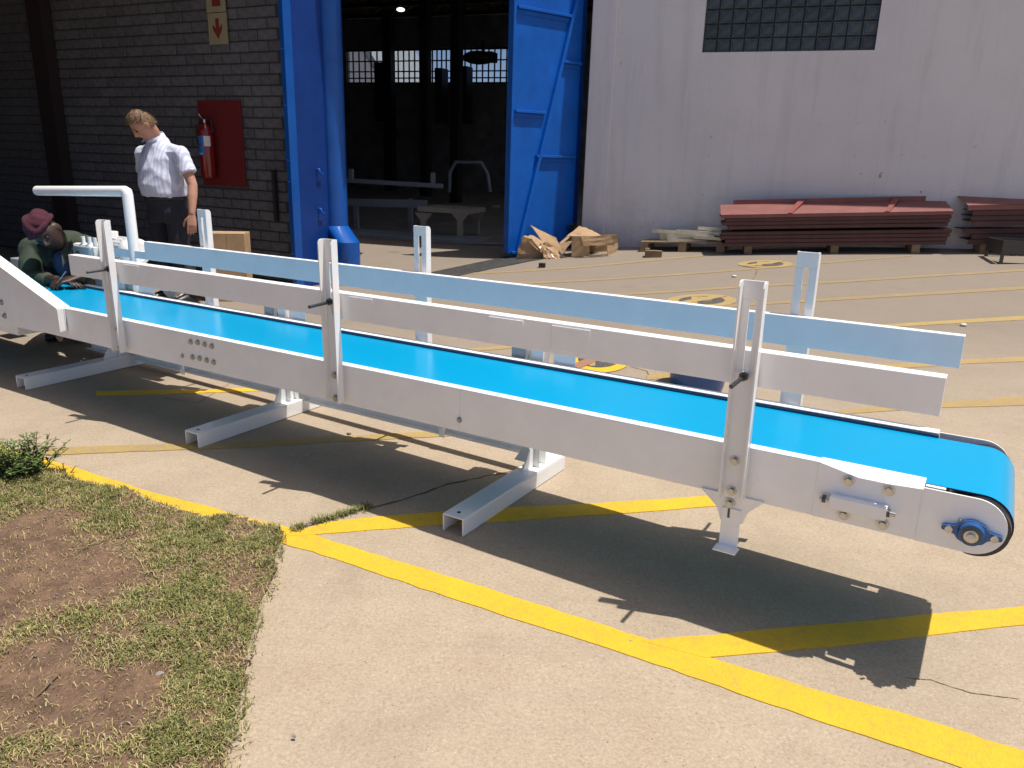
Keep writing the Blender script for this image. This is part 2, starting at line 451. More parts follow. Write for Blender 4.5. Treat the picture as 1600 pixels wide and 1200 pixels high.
strip('yellow_boundary_line', G((-60, 676), (0, 697), (32, 706), (78, 720), (144, 740), (247, 773), (325, 791), (371, 806), (431, 820), (489, 836.5), (618, 877), (697, 900), (900, 964), (1005, 998), (1060, 1018), (1117, 1031), (1260, 1075), (1442, 1125), (1600, 1175), (1700, 1208)),
      G((-60, 688), (0, 709), (32, 720), (75, 735), (118, 751), (207, 772), (259, 790), (319, 812), (374, 829), (405, 838), (437, 849), (497, 866), (598, 900), (785, 962), (900, 998), (960, 1018), (1005, 1032), (1141, 1080), (1310, 1137), (1520, 1207)), M_YEL, n=90, jit=0.003)
def run_on(P):
    # the bay lines carry on past the edge of the survey
    if P[-1][0] < 1600: return G(*P)
    a, b = P[-2], P[-1]; k = 420 / (b[0] - a[0])
    return G(*P, (b[0] + (b[0] - a[0]) * k, b[1] + (b[1] - a[1]) * k))
def yl(A, B, m=M_YEL, dz=0.0038, n=22): return strip('yellow_bay_line', run_on(A), run_on(B), m, n=n, dz=dz)
yl([(440, 838), (517, 815), (616, 806), (760, 796), (921, 788), (1106, 776), (1200, 769)], [(470, 838), (500, 835), (662, 823), (800, 814), (979, 803), (1112, 792), (1200, 785)], M_YEL)
yl([(1000, 1003), (1146, 990), (1300, 976), (1450, 962), (1600, 948), (1680, 940)], [(1100, 1030), (1217, 1019), (1330, 1007), (1442, 994), (1600, 977), (1680, 968)], M_YEL)
yl([(69, 701), (160, 698), (259, 695), (400, 690), (500, 684), (697, 674), (760, 670)], [(72, 712), (170, 708), (276, 704), (400, 699), (530, 691), (700, 682), (760, 678)], M_YEL2)
yl([(150, 612), (234, 610.5), (325, 609), (400, 607), (520, 603)], [(150, 618), (262, 616), (325, 614), (400, 612), (520, 608)], M_YEL)
yl([(700, 548), (744, 544), (820, 538.5), (900, 533)], [(700, 554), (744, 549), (820, 543), (900, 537)], M_YEL2)
yl([(1150, 659), (1320, 641), (1400, 634), (1475, 629), (1600, 620), (1680, 614)], [(1150, 668), (1340, 645.5), (1400, 642), (1475, 637.5), (1600, 634), (1680, 631)], M_YEL2)
yl([(1280, 577), (1400, 569), (1504, 562), (1600, 558), (1680, 555)], [(1280, 584), (1422, 575), (1505, 569), (1600, 565), (1680, 562)], M_YEL2)
yl([(1010, 587), (1040, 583), (1075, 580)], [(1010, 594), (1040, 592), (1075, 588)], M_YEL2)
yl([(1300, 512), (1395, 506.5), (1500, 500), (1600, 494), (1680, 489)], [(1300, 517), (1425, 509.5), (1500, 505.5), (1600, 500), (1680, 495)], M_YEL2)
yl([(1040, 483), (1200, 472), (1300, 466), (1400, 459.5), (1600, 447.5), (1680, 442)], [(1040, 487), (1200, 476), (1300, 470), (1400, 464), (1600, 452.5), (1680, 447)], M_YEL3)
yl([(940, 460), (1053, 454.5), (1155, 447), (1200, 444.5), (1305, 439.5), (1425, 431.5), (1600, 420.5), (1680, 416)], [(940, 463.5), (1053, 457.5), (1155, 450), (1200, 447.5), (1305, 442.5), (1425, 434.5), (1600, 424), (1680, 419.5)], M_YEL3)
yl([(780, 443), (801, 442), (945, 435.5), (1085, 426), (1205, 417), (1270, 411), (1362, 404), (1425, 398.5)], [(780, 446), (801, 445), (945, 438), (1085, 428.5), (1205, 419.5), (1270, 413.5), (1362, 406), (1425, 400.5)], M_YEL3)
yl([(700, 429), (745, 426), (910, 416), (1000, 407), (1085, 400), (1130, 396)], [(700, 432), (745, 428), (910, 418.5), (1000, 410), (1085, 402), (1130, 398)], M_YEL3)

def patch(name, pts, m, dz, parent=None):
    """flat painted shape on the sloping yard"""
    bm = bmesh.new()
    vv = [bm.verts.new((p[0], p[1], float(gz(p[0], p[1])) + dz)) for p in pts]
    bm.faces.new(vv); bmesh.ops.triangulate(bm, faces=bm.faces[:])
    me = bpy.data.meshes.new(name)
    b = root_loc(parent) if parent else Vector((0, 0, 0))
    for v in bm.verts: v.co -= b
    bm.to_mesh(me); bm.free(); me.materials.append(m)
    o = bpy.data.objects.new(name, me); COL.objects.link(o)
    if parent: o.parent = parent
    return o

def no_parking(px, label):
    l, r, t, b = px
    Lp, Rp, Tp, Bp = gp(l, (t + b) / 2), gp(r, (t + b) / 2), gp((l + r) / 2, t), gp((l + r) / 2, b)
    c = (Lp + Rp) / 2; ax = (Rp - Lp) / 2; ay = (Tp - Bp) / 2
    E_ = lambda x, y: c + ax * x + ay * y
    root = bpy.data.objects.new('no_parking_marking', None); COL.objects.link(root); root.location = c
    root['kind'] = 'structure'; root['label'] = label
    arc = lambda r, a0, a1, n: [(r * math.cos(R(a0 + (a1 - a0) * k / n)), r * math.sin(R(a0 + (a1 - a0) * k / n))) for k in range(n + 1)]
    patch('disc', [E_(*q) for q in arc(1, 0, 352, 44)], M_YEL if px[0] < 1000 else M_YEL2, 0.0055, root)
    patch('inner_disc', [E_(*q) for q in arc(0.66, 0, 350, 35)], M_BLKP, 0.0068, root)
    # letter P
    sq = [(-0.30, -0.55), (-0.12, -0.55), (-0.12, 0.55), (-0.30, 0.55)]
    patch('letter', [E_(*q) for q in sq], M_YEL2, 0.0081, root)
    o_ = arc(0.36, -90, 90, 12); i_ = arc(0.18, 90, -90, 12)
    patch('letter_bowl', [E_(-0.12 + x * 1.25, 0.2 + y) for x, y in o_ + i_], M_YEL2, 0.0082, root)
    d = 0.13
    patch('slash', [E_(*q) for q in ((-0.72 + d, -0.62 - d), (0.62 + d, 0.72 - d), (0.62 - d, 0.72 + d), (-0.72 - d, -0.62 + d))], M_YEL2 if px[0] > 1000 else M_ORGP, 0.0095, root)
    return root
no_parking((1042, 1151, 460, 480), 'worn yellow no parking circle on the yard behind the near post')
no_parking((1153, 1239, 407, 419), 'small worn yellow no parking circle farthest away near the red stack')
no_parking((886, 986, 541, 582), 'yellow no parking circle with orange slash just behind the conveyor')

patch('asphalt_strip', [gp(*q) for q in ((836, 402), (851, 405), (831, 408), (770, 420), (705, 434), (650, 446), (600, 447), (668, 427), (773, 405), (790, 401))], M_ASPH, 0.006)['kind'] = 'structure'

# cracks in the slab
def crack(pts, w):
    P = G(*pts); A, B = [], []
    for i in range(len(P) - 1):
        for k in range(5):
            q = P[i].lerp(P[i + 1], k / 5); d = (P[i + 1] - P[i]).normalized(); nrm = Vector((-d.y, d.x, 0))
            j = nrm * random.uniform(-w, w) * 0.9; ww = w * random.uniform(0.35, 1)
            A.append(q + j + nrm * ww); B.append(q + j - nrm * ww)
    n = len(A); mb = MB(); vs = []
    for a, b in zip(A, B):
        vs += [(a.x, a.y, float(gz(a.x, a.y)) + 0.0016), (b.x, b.y, float(gz(b.x, b.y)) + 0.0016)]
    mb.add(vs, [(2 * k, 2 * k + 1, 2 * k + 3, 2 * k + 2) for k in range(n - 1)])
    struct(mb.build('pavement_crack', M_CRK))
M_CRK = mat('crack_dirt', (0.13, 0.085, 0.055), 1.0, var=0.4, vscale=30)
crack([(440, 834), (470, 826), (500, 816), (545, 802), (580, 793), (640, 778), (700, 757), (760, 744), (810, 735), (880, 730)], 0.006)
crack([(1415, 1060), (1455, 1063), (1480, 1072), (1520, 1084), (1560, 1089), (1600, 1094)], 0.0016)
crack([(985, 573), (1010, 580), (1016, 588), (1030, 594)], 0.006)
crack([(1160, 443), (1166, 452), (1180, 430), (1184, 420)], 0.006)
crack([(255, 622), (310, 630), (420, 560), (470, 540)], 0.003)

# ------------------------------------------------------------------ soil bed with grass
SOILB = [gp(*q) for q in ((-60, 690), (0, 711), (75, 738), (118, 754), (207, 775), (259, 794), (319, 814), (374, 812), (402, 822), (437, 836), (441, 852), (432, 880), (428, 930), (412, 962), (395, 1000), (386, 1050), (378, 1110), (372, 1200))]
SOILB += [Vector((-0.60, 1.15, 0)), Vector((-0.62, 0.4, 0)), Vector((-0.7, -1.0, 0)), Vector((-6, -1.0, 0)), Vector((-6, 4.6, 0))]
_poly = np.array([(p.x, p.y) for p in SOILB])
def inside(X, Y):
    X = np.asarray(X); Y = np.asarray(Y); r = np.zeros(X.shape, bool); n = len(_poly)
    for i in range(n):
        x0, y0 = _poly[i]; x1, y1 = _poly[(i + 1) % n]
        c = ((y0 > Y) != (y1 > Y)) & (X < (x1 - x0) * (Y - y0) / (y1 - y0 + 1e-12) + x0)
        r ^= c
    return r
def vnoise(X, Y, s, seed):
    r = np.random.default_rng(seed); T = r.random((64, 64))
    x, y = np.asarray(X) * s, np.asarray(Y) * s
    i, j = np.floor(x).astype(int), np.floor(y).astype(int); fx, fy = x - i, y - j
    fx, fy = fx * fx * (3 - 2 * fx), fy * fy * (3 - 2 * fy)
    g = lambda a, b: T[a % 64, b % 64]
    return (g(i, j) * (1 - fx) + g(i + 1, j) * fx) * (1 - fy) + (g(i, j + 1) * (1 - fx) + g(i + 1, j + 1) * fx) * fy
sx_ = np.arange(-5, -0.3, 0.022); sy_ = np.arange(0.2, 4.5, 0.022)
SX, SY = np.meshgrid(sx_, sy_)
JX = SX + (vnoise(SX, SY, 9, 1) - 0.5) * 0.05; JY = SY + (vnoise(SX, SY, 9, 2) - 0.5) * 0.05
IN = inside(JX, JY)
def soil_h(X, Y):
    return 0.007 + 0.016 * vnoise(X, Y, 5, 3) + 0.012 * vnoise(X, Y, 17, 4) + 0.009 * vnoise(X, Y, 44, 5)
SZ = soil_h(SX, SY)
vs = np.stack([SX, SY, SZ], -1).reshape(-1, 3); w_ = len(sx_)
fs = [(j * w_ + i, j * w_ + i + 1, (j + 1) * w_ + i + 1, (j + 1) * w_ + i) for j in range(len(sy_) - 1) for i in range(w_ - 1) if IN[j, i] and IN[j + 1, i + 1] and IN[j, i + 1] and IN[j + 1, i]]
used = sorted({i for f in fs for i in f}); mp_ = {k: n for n, k in enumerate(used)}
me = bpy.data.meshes.new('soil_bed'); me.from_pydata([vs[k].tolist() for k in used], [], [tuple(mp_[i] for i in f) for f in fs]); me.materials.append(M_SOIL)
me.polygons.foreach_set('use_smooth', [True] * len(fs))
soil = bpy.data.objects.new('soil_bed', me); COL.objects.link(soil); struct(soil)

def grass_mat(name, c0, c1):
    m = mat(name, c0, 0.6, spec=0.3)
    N, L, b = nodes(m)
    tc = N.new('ShaderNodeTexCoord').outputs['Object']
    g = N.new('ShaderNodeNewGeometry')
    rnd = g.outputs['Random Per Island']
    c = ramp(N, L, rnd, 0.05, 0.95, c0, c1)
    L.new(c, b.inputs['Base Color'])
    b.inputs['Transmission Weight'].default_value = 0.0
    return m
M_GRASS = grass_mat('lawn_blade', (0.095, 0.115, 0.030), (0.27, 0.265, 0.09))
M_STRAW = grass_mat('dry_blade', (0.30, 0.235, 0.09), (0.58, 0.48, 0.24))
M_WEED = grass_mat('weed_leaf', (0.045, 0.085, 0.02), (0.15, 0.21, 0.055))

# (px x, px y, radius m, density) of grown patches and bare ones, surveyed
GREEN = [((370, 860), .20, 1.1), ((330, 900), .28, 1.0), ((400, 900), .16, 1.0), ((280, 880), .22, .8), ((250, 960), .22, .9), ((330, 960), .22, .85), ((345, 1100), .14, 1.0), ((350, 1030), .15, .8), ((345, 1170), .12, .9), ((200, 790), .25, .65),
         ((130, 770), .22, .6), ((60, 770), .18, .6), ((270, 830), .22, .7), ((100, 850), .18, .35), ((20, 900), .15, .7), ((20, 1010), .14, .9), ((90, 960), .14, .5), ((140, 1040), .12, .35), ((20, 1150), .14, 1.0), ((80, 1170), .13, .8), ((200, 1040), .1, .5), ((210, 1110), .10, .4), ((250, 1170), .14, .6), ((20, 740), .25, 1.1), ((180, 850), .2, .4), ((0, 820), .15, .5), ((300, 1060), .1, .5)]
BARE = [((60, 890), .18, .8), ((190, 915), .20, .9), ((60, 820), .16, .6), ((240, 1060), .12, .7), ((150, 1120), .14, .9), ((50, 1080), .14, .8), ((40, 960), .12, .6), ((230, 1000), .1, .4)]
GREEN = [(gp(*a), r, d) for a, r, d in GREEN]; BARE = [(gp(*a), r, d) for a, r, d in BARE]
def dens(X, Y):
    d = np.zeros_like(X)
    for c, r, k in GREEN: d += k * np.exp(-((X - c.x) ** 2 + (Y - c.y) ** 2) / (r * r))
    for c, r, k in BARE: d -= k * np.exp(-((X - c.x) ** 2 + (Y - c.y) ** 2) / (r * r))
    d = np.where(X < -2.2, np.maximum(d, 0.5), d); d = np.where(Y < 1.35, np.maximum(d, 0.5), d)
    return np.clip(d, 0.0, 1.1) * (0.1 + 1.3 * vnoise(X, Y, 8, 8)) * (0.25 + 1.3 * vnoise(X, Y, 26, 9))

def blades(name, m, n, hmin, hmax, wid, dmin, flat, seed, over=0.012):
    r = np.random.default_rng(seed)
    X = r.uniform(-3.4, -0.45, n); Y = r.uniform(0.9, 3.85, n)
    D = dens(X, Y)
    D = D * np.clip(D * 1.5, .15, 1) if seed == 21 else D * np.clip(1.35 - .95 * D, .25, 1.2)
    k = (r.random(n) < np.maximum(D, dmin)) & (inside(X + r.normal(0, over, n), Y + r.normal(0, over, n)))
    X, Y, D = X[k], Y[k], D[k]; n = len(X)
    h = r.uniform(hmin, hmax, n) * (0.6 + 0.5 * np.clip(D, 0, 1)); a = r.uniform(0, 2 * np.pi, n); lean = r.uniform(0.25, 1.0, n) * flat
    z = np.where(inside(X, Y), soil_h(X, Y), 0.004) - 0.004
    dx, dy = np.cos(a), np.sin(a); px, py = -dy * wid / 2, dx * wid / 2
    w = r.uniform(0.7, 1.4, n)
    base = np.stack([X, Y, z], -1)
    mid = base + np.stack([dx * h * lean * 0.45, dy * h * lean * 0.45, h * 0.62], -1)
    tip = base + np.stack([dx * h * lean * 1.15, dy * h * lean * 1.15, h * np.clip(1.05 - 0.5 * lean, 0.15, 1)], -1)
    off = np.stack([px * w, py * w, np.zeros(n)], -1)
    V = np.stack([base - off, base + off, mid + off * 0.8, mid - off * 0.8, tip], 1).reshape(-1, 3)
    idx = np.arange(n) * 5
    me = bpy.data.meshes.new(name)
    faces = np.concatenate([np.stack([idx, idx + 1, idx + 2, idx + 3], -1)]).tolist() + np.stack([idx + 3, idx + 2, idx + 4], -1).tolist()
    me.from_pydata(V.tolist(), [], faces); me.materials.append(m)
    o = bpy.data.objects.new(name, me); COL.objects.link(o); o['kind'] = 'stuff'
    return o
o = blades('lawn_grass', M_GRASS, 420000, 0.010, 0.028, 0.0029, 0.02, 1.0, 21); tag(o, 'short patchy green grass on red soil', 'grass')
o = blades('dry_grass', M_STRAW, 330000, 0.008, 0.034, 0.0022, 0.10, 1.35, 22); tag(o, 'dry straw coloured grass among the green on red soil', 'grass')

# grass in the crack
def tuft(mb, c, n, h, spread, wid):
    for k in range(n):
        a = random.uniform(0, 2 * math.pi); q = Vector(c) + Vector((random.gauss(0, spread), random.gauss(0, spread), 0))
        hh = h * random.uniform(0.5, 1.1); d = Vector((math.cos(a), math.sin(a), 0)); s_ = Vector((-d.y, d.x, 0)) * wid
        mb.add([q - s_, q + s_, q + d * hh * 0.4 + Vector((0, 0, hh * 0.6)) + s_ * 0.7, q + d * hh * 0.4 + Vector((0, 0, hh * 0.6)) - s_ * 0.7, q + d * hh * 0.95 + Vector((0, 0, hh * 0.8))], [(0, 1, 2, 3), (3, 2, 4)])
mb = MB()
for k in range(60):
    t = random.random(); q = gp(455, 830).lerp(gp(582, 793), t)
    tuft(mb, q + Vector((random.gauss(0, .008), random.gauss(0, .012), 0.004)), 9, 0.028, 0.008, 0.0016)
tag(mb.build('crack_grass', M_GRASS), 'thin grass growing along the slab crack by the yellow junction', 'grass', kind='stuff')

# weeds
def weed(base, n, h, spread, label, name='weed_plant', leaf=0.03, up=0.8):
    root = thing(name, base, label, 'plant')
    st, lf = MB(), MB()
    for k in range(n):
        a = random.uniform(0, 2 * math.pi); tilt = random.uniform(0.05, 1) * spread
        p0 = Vector(base) + Vector((math.cos(a), math.sin(a), 0)) * random.uniform(0, 0.03)
        hh = h * random.uniform(0.55, 1.05)
        p1 = p0 + Vector((math.cos(a) * tilt * hh, math.sin(a) * tilt * hh, hh * (1 - 0.35 * tilt)))
        pm = p0.lerp(p1, 0.5) + Vector((0, 0, hh * 0.08))
        st.tube([p0, pm, p1], [0.0022, 0.0018, 0.001], 5)
        m_ = max(5, int(hh / 0.011))
        for j in range(m_):
            t = 0.15 + 0.85 * j / m_; q = p0.lerp(pm, t * 2) if t < .5 else pm.lerp(p1, t * 2 - 1)
            b = random.uniform(0, 2 * math.pi); d = Vector((math.cos(b), math.sin(b), random.uniform(-0.1, up))).normalized()
            sd = d.cross(Vector((0, 0, 1))).normalized(); l = leaf * random.uniform(0.6, 1.2); wv = l * 0.16
            nn = sd.cross(d)
            lf.add([q, q + d * l * 0.45 + sd * wv, q + d * l - nn * l * 0.12, q + d * l * 0.45 - sd * wv], [(0, 1, 2), (0, 2, 3)])
    st.build('stems', M_STICK, root); lf.build('leaves', M_WEED, root)['kind'] = 'stuff'
    return root
weed(gp(54, 746), 34, 0.20, 0.8, 'bushy green weed on the grass beside the yellow line', leaf=0.034)
weed(gp(18, 752), 48, 0.19, 1.0, 'low spreading weed at the left edge of the grass', leaf=0.036)
weed(gp(100, 742), 9, 0.06, 0.7, 'small reddish weed sprig on the yellow line edge', leaf=0.016)

# stones and twigs on the soil
def stone(px, r, label, sc=(1, .8, .5)):
    p = gp(*px); sd = random.random() * 10
    def fn(d, q):
        k = 1 + 0.22 * math.sin(3.1 * d.x + sd) * math.cos(2.7 * d.y + 1.3 * sd) + 0.15 * math.sin(5 * d.z + 4 * d.x + sd)
        return q * k
    mb = MB().ball(p + Vector((0, 0, 0.012 + r * sc[2] * 0.4)), (r * sc[0], r * sc[1], r * sc[2]), 10, 7, fn)
    o = mb.build('stone', M_STONE, base=p); tag(o, label, 'stone', 'stones on the bare soil')
stone((293, 1074), .017, 'dark round stone on the soil near the lower grass edge')
stone((250, 1061), .016, 'pale flat stone on the soil above the dark stone')
stone((207, 1068), .012, 'small pale stone left of the flat pale stone on soil')
stone((50, 907), .013, 'grey stone on the bare soil at left')
stone((12, 957), .012, 'grey stone on soil at the left edge')
stone((185, 900), .012, 'small stone on the bare soil below the weed')
stone((78, 1105), .013, 'pale stone lying beside the long twig')
stone((92, 1113), .011, 'brownish stone under the long twig')
stone((265, 1121), .011, 'pale flat stone on soil near bottom edge')
stone((133, 1178), .018, 'broad grey stone at bottom of the soil')
stone((186, 922), .012, 'dark stone in the middle of the bare soil')
stone((460, 1157), .006, 'tiny white pebble on the concrete right of the grass')
mb = MB()
for k in range(420):
    X, Y = random.uniform(-2.4, -0.65), random.uniform(1.4, 3.2)
    if inside(np.array([X]), np.array([Y]))[0]:
        r_ = random.uniform(.002, .0065); mb.ball((X, Y, float(soil_h(X, Y)) + r_ * .3), (r_, r_ * .8, r_ * .6), 6, 4)
tag(mb.build('pebbles', M_STONE), 'small pebbles scattered on the red soil', 'pebbles', kind='stuff')
def twig(a, b, r, label):
    p, q = gp(*a), gp(*b); z = Vector((0, 0, .026)); p += z; q += z
    mb = MB().tube([p, p.lerp(q, .35) + Vector((.004, 0, .004)), p.lerp(q, .7) - Vector((.003, 0, 0)), q], [r, r * .9, r * .8, r * .4], 6)
    tag(mb.build('twig', M_STICK, base=p), label, 'twig')
twig((52, 1108), (98, 1064), .0035, 'long brown twig lying on the red soil')
twig((150, 860), (225, 838), .002, 'thin twig across the upper bare soil')
twig((140, 920), (165, 893), .002, 'short twig at the edge of the grass patch')
twig((393, 1042), (396, 1032), .0035, 'tiny reddish twig on the concrete by the grass')

# ================================================================== WORKSHOP BUILDING
HG = gp(890, 388); HG.z = 0
E_ = Vector((math.cos(R(20)), -math.sin(R(20)), 0)); NI = Vector((math.sin(R(20)), math.cos(R(20)), 0))   # along the front, into the hall
def B(t, d, z): return HG + E_ * t + NI * d + Vector((0, 0, z))
def wl(x, y, d=0.0):
    p = on(x, y, HG + NI * d, NI) - HG
    return p.dot(E_), p.z
shop = thing('workshop_building', HG, 'white painted workshop with open gate, glass block window and dark hall', 'building')
t0 = wl(918, 200)[0]
(wa, za), (wb, zb) = wl(1096, 84), wl(1367, 76)
za = zb = (za + zb) / 2
ZTOP = min(za + 1.15, 4.1)
mb = MB()
mb.box((t0, 0, -.3), (wa, 0.23, 4.25), B); mb.box((wb, 0, -.3), (12.0, 0.23, 4.25), B)
mb.box((wa, 0, -.3), (wb, 0.23, za), B); mb.box((wa, 0, ZTOP), (wb, 0.23, 4.25), B)
mb.build('front_wall', M_WALL, shop)
mb = MB(); mb.box((t0, 1.2, 4.2), (12.0, 1.4, 7.2), B); mb.box((t0, .24, 4.1), (12.0, 1.199, 4.2), B); mb.build('upper_wall', M_WALL, shop)
tp = wl(955, 200)[0]
MB().box((t0 - .006, -0.035, -.3), (tp, -0.003, 4.24), B).build('wall_pilaster', M_WALL, shop, bevel=0.012)
win = MB().box((wa, 0.10, za), (wb, 0.20, ZTOP), B).build('glass_block_window', M_FRAME, shop)
nc, nr = 12, 7; cwid = (wb - wa) / nc; rh = cwid * 1.0
gb = None
for r_ in range(nr):
    for c_ in range(nc):
        z_ = za + r_ * rh
        if z_ + rh > ZTOP: continue
        ctr = B(wa + (c_ + .5) * cwid, 0.085, z_ + rh / 2)
        if gb is None:
            m_ = MB(); q = cwid * 0.46; h_ = rh * 0.46
            fr = lambda a, b, c: E_ * a + NI * b + Vector((0, 0, c))
            m_.box((-q, -.02, -h_), (q, .02, h_), fr)
            m_.box((-q * .72, -.028, -h_ * .72), (q * .72, -.02, h_ * .72), fr)
            gb = m_.build('glass_block', M_GLASSB, base=(0, 0, 0)); gb.modifiers.new('edge', 'BEVEL').width = .008
            gb.parent = win; gb.location = ctr - root_loc(win)
        else:
            o = gb.copy(); COL.objects.link(o); o.location = ctr - root_loc(win)
# hall shell
LT = -14.0     # left extent
mb = MB(); mb.box((LT, 0.4, -.2), (LT + .2, 16, 7), B); mb.build('side_wall', M_DARK, shop)
mb = MB(); mb.box((8, 0.4, -.2), (8.2, 16, 7), B); mb.build('side_wall', M_DARK, shop)
DB = 15.0
mb = MB().box((LT - .5, -.05, 4.55), (t0 + .0, .22, 7.2), B); mb.build('gate_header', M_DARK, shop)
MB().box((LT, -.04, -.2), (wl(528, 300)[0], .2, 4.549), B).build('side_front_wall', M_DARK, shop)
# back wall with windows
zt, zb_ = wl(640, 76, DB)[1], wl(640, 131, DB)[1]
wins = [(wl(541, 100, DB)[0], wl(597, 100, DB)[0], 6), (wl(612, 100, DB)[0], wl(655, 100, DB)[0], 5), (wl(667, 100, DB)[0], wl(703, 100, DB)[0], 5), (wl(716, 100, DB)[0], wl(800, 100, DB)[0], 9)]
mb = MB(); mb.box((LT - 2, DB, -.3), (9, DB + .25, zb_), B); mb.box((LT - 2, DB, zt), (9, DB + .25, 8), B)
e0 = LT - 2
for a, b, n in wins:
    mb.box((e0, DB + .002, zb_), (a, DB + .24, zt), B); e0 = b
mb.box((e0, DB + .002, zb_), (9, DB + .24, zt), B)
mb.build('rear_wall', M_DARK, shop)
for a, b, n in wins:
    f = MB(); f.box((a, DB + .05, zb_), (b, DB + .1, zb_ + .06), B); f.box((a, DB + .05, zt - .06), (b, DB + .1, zt), B)
    for k in range(n + 1):
        t_ = a + (b - a) * k / n; f.box((t_ - .022, DB + .06, zb_ + .06), (t_ + .022, DB + .095, zt - .06), B)
    for z_ in (.17, .36, .66):
        zz = zb_ + (zt - zb_) * z_; f.box((a, DB + .058, zz - .022), (b, DB + .062, zz + .022), B)
    fo = f.build('window', M_BLACK, shop)
    MB().box((a + .001, DB + .07, zb_ + .061), (b - .001, DB + .074, zt - .061), B).build('pane', M_PANE, fo)
# roof and trusses
zr = 5.75
mb = MB(); mb.box((LT - 2, -0.0, 7.2), (9, 1.2, 7.3), B); mb.box((LT - 2, .3, 7.0), (9, .5, 7.2), B)
for k in range(150):      # corrugated underside
    t_ = LT - 2 + k * .17
    if 3.1 < t_ < 7.5: continue
    mb.box((t_, 0.2, zr + .02 + .03 * (k % 2)), (t_ + .17, DB + .3, zr + .12 + .03 * (k % 2)), B)
mb.build('roof', M_ROOFU, shop)
M_HALLFILL = bpy.data.materials.new('translucent_fill'); M_HALLFILL.use_nodes = True
N_, L_ = M_HALLFILL.node_tree.nodes, M_HALLFILL.node_tree.links
N_.remove(N_['Principled BSDF']); tl_ = N_.new('ShaderNodeBsdfTranslucent'); tl_.inputs[0].default_value = (.42, .44, .46, 1); L_.new(tl_.outputs[0], N_['Material Output'].inputs[0])
MB().add([B(3.2, .6, zr + .05), B(7.6, .6, zr + .05), B(7.6, DB - .5, zr + .05), B(3.2, DB - .5, zr + .05)], [(0, 1, 2, 3)]).build('hall_fill_sheet', M_HALLFILL, shop)  # unseen translucent sheet added in the roof to brighten the hall
tr = MB()
for d in (3.0, 6.5, 10.0, 13.2):
    tr.box((LT, d - .06, zr - .42), (8.9, d + .06, zr - .30), B); tr.box((LT, d - .06, zr - .10), (8.9, d + .06, zr + .015), B)
    for k in range(21):
        a = LT + k * 1.05; tr.hexa([B(a, d - .03, zr - .4), B(a + .06, d - .03, zr - .4), B(a + .06, d + .03, zr - .4), B(a, d + .03, zr - .4), B(a + .52, d - .03, zr - .05), B(a + .58, d - .03, zr - .05), B(a + .58, d + .03, zr - .05), B(a + .52, d + .03, zr - .05)])
tr.build('roof_truss', M_BLACK, shop)
for x0, x1, d in ((598, 611, 13.0), (655, 667, 11.0), (703, 716, 9.0)):
    a, b = wl(x0, 150, d)[0], wl(x1, 150, d)[0]
    MB().box((a, d, -.1), (b, d + .3, zr - .3), B).build('steel_column', M_BLACK, shop)
fl = MB(); vs = []
nfx, nfy = 18, 22
for j in range(nfy + 1):
    for i in range(nfx + 1):
        p = B(LT + 22 * i / nfx, 0.35 + 14.7 * j / nfy, 0); p.z = float(gz(p.x, p.y)) + .006; vs.append(p)
fl.add(vs, [(j * (nfx + 1) + i, j * (nfx + 1) + i + 1, (j + 1) * (nfx + 1) + i + 1, (j + 1) * (nfx + 1) + i) for j in range(nfy) for i in range(nfx)])
fl.build('hall_floor', mat('oily_floor', (0.3, 0.28, 0.26), 0.6, var=0.4, vscale=2), shop)
# a lamp up in the roof
lp = on(626, 15, HG + NI * 9, NI)
lamp = thing('roof_lamp', lp, 'small lit lamp hanging under the dark hall roof', 'lamp')
m_em = mat('lamp_glow', (1, 1, 1), .5); N_, L_, b_ = nodes(m_em); b_.inputs['Emission Color'].default_value = (1, .98, .92, 1); b_.inputs['Emission Strength'].default_value = 1.6
MB().ball(lp, (.11, .11, .05), 12, 6).build('bulb', m_em, lamp)
MB().tube([lp + Vector((0, 0, .05)), lp + Vector((0, 0, .45))], .015, 6).build('hanger', M_BLACK, lamp)
# sky-lit neighbours seen through the rear windows
def B2(t, d, z): return B(t, d, z)
nb = thing('neighbour_building', B(-2, 26, 0), 'white gabled building beyond the hall rear windows', 'building')
p0, p1, p2, p3 = wl(541, 96, 26), wl(575, 96, 26), wl(596, 135, 26), wl(530, 80, 26)
mb = MB(); mb.prism([B(wl(500, 60, 26)[0], 26, 0), B(p2[0] + .6, 26, 0), B(p2[0] + .6, 26, p2[1] - .6), B(p1[0] - .6, 26, p1[1] + .9), B(wl(500, 60, 26)[0], 26, p1[1] + 1.6)], NI * .3); mb.build('gable_wall', M_WALL, nb)
mb = MB(); mb.prism([B(p2[0] + 1.0, 25.9, p2[1] - .75), B(p2[0] + 1.05, 25.9, p2[1] - .45), B(p1[0] - .4, 25.9, p1[1] + 1.15), B(p1[0] - .55, 25.9, p1[1] + .9)], NI * 6); mb.build('roof', M_GREY, nb)
shed = thing('long_shed', B(5, 34, 0), 'long grey shed far behind the hall rear windows', 'building')
hs = wl(680, 103, 34)[1]
MB().box((-8, 34, 0), (14, 36, hs - .4), B).build('wall', mat('grey_cladding', (.33, .34, .36), .8, var=.2), shed)
MB().box((-8.3, 33.7, hs - .4), (14.3, 36.3, hs), B).build('roof', M_GREY, shed)

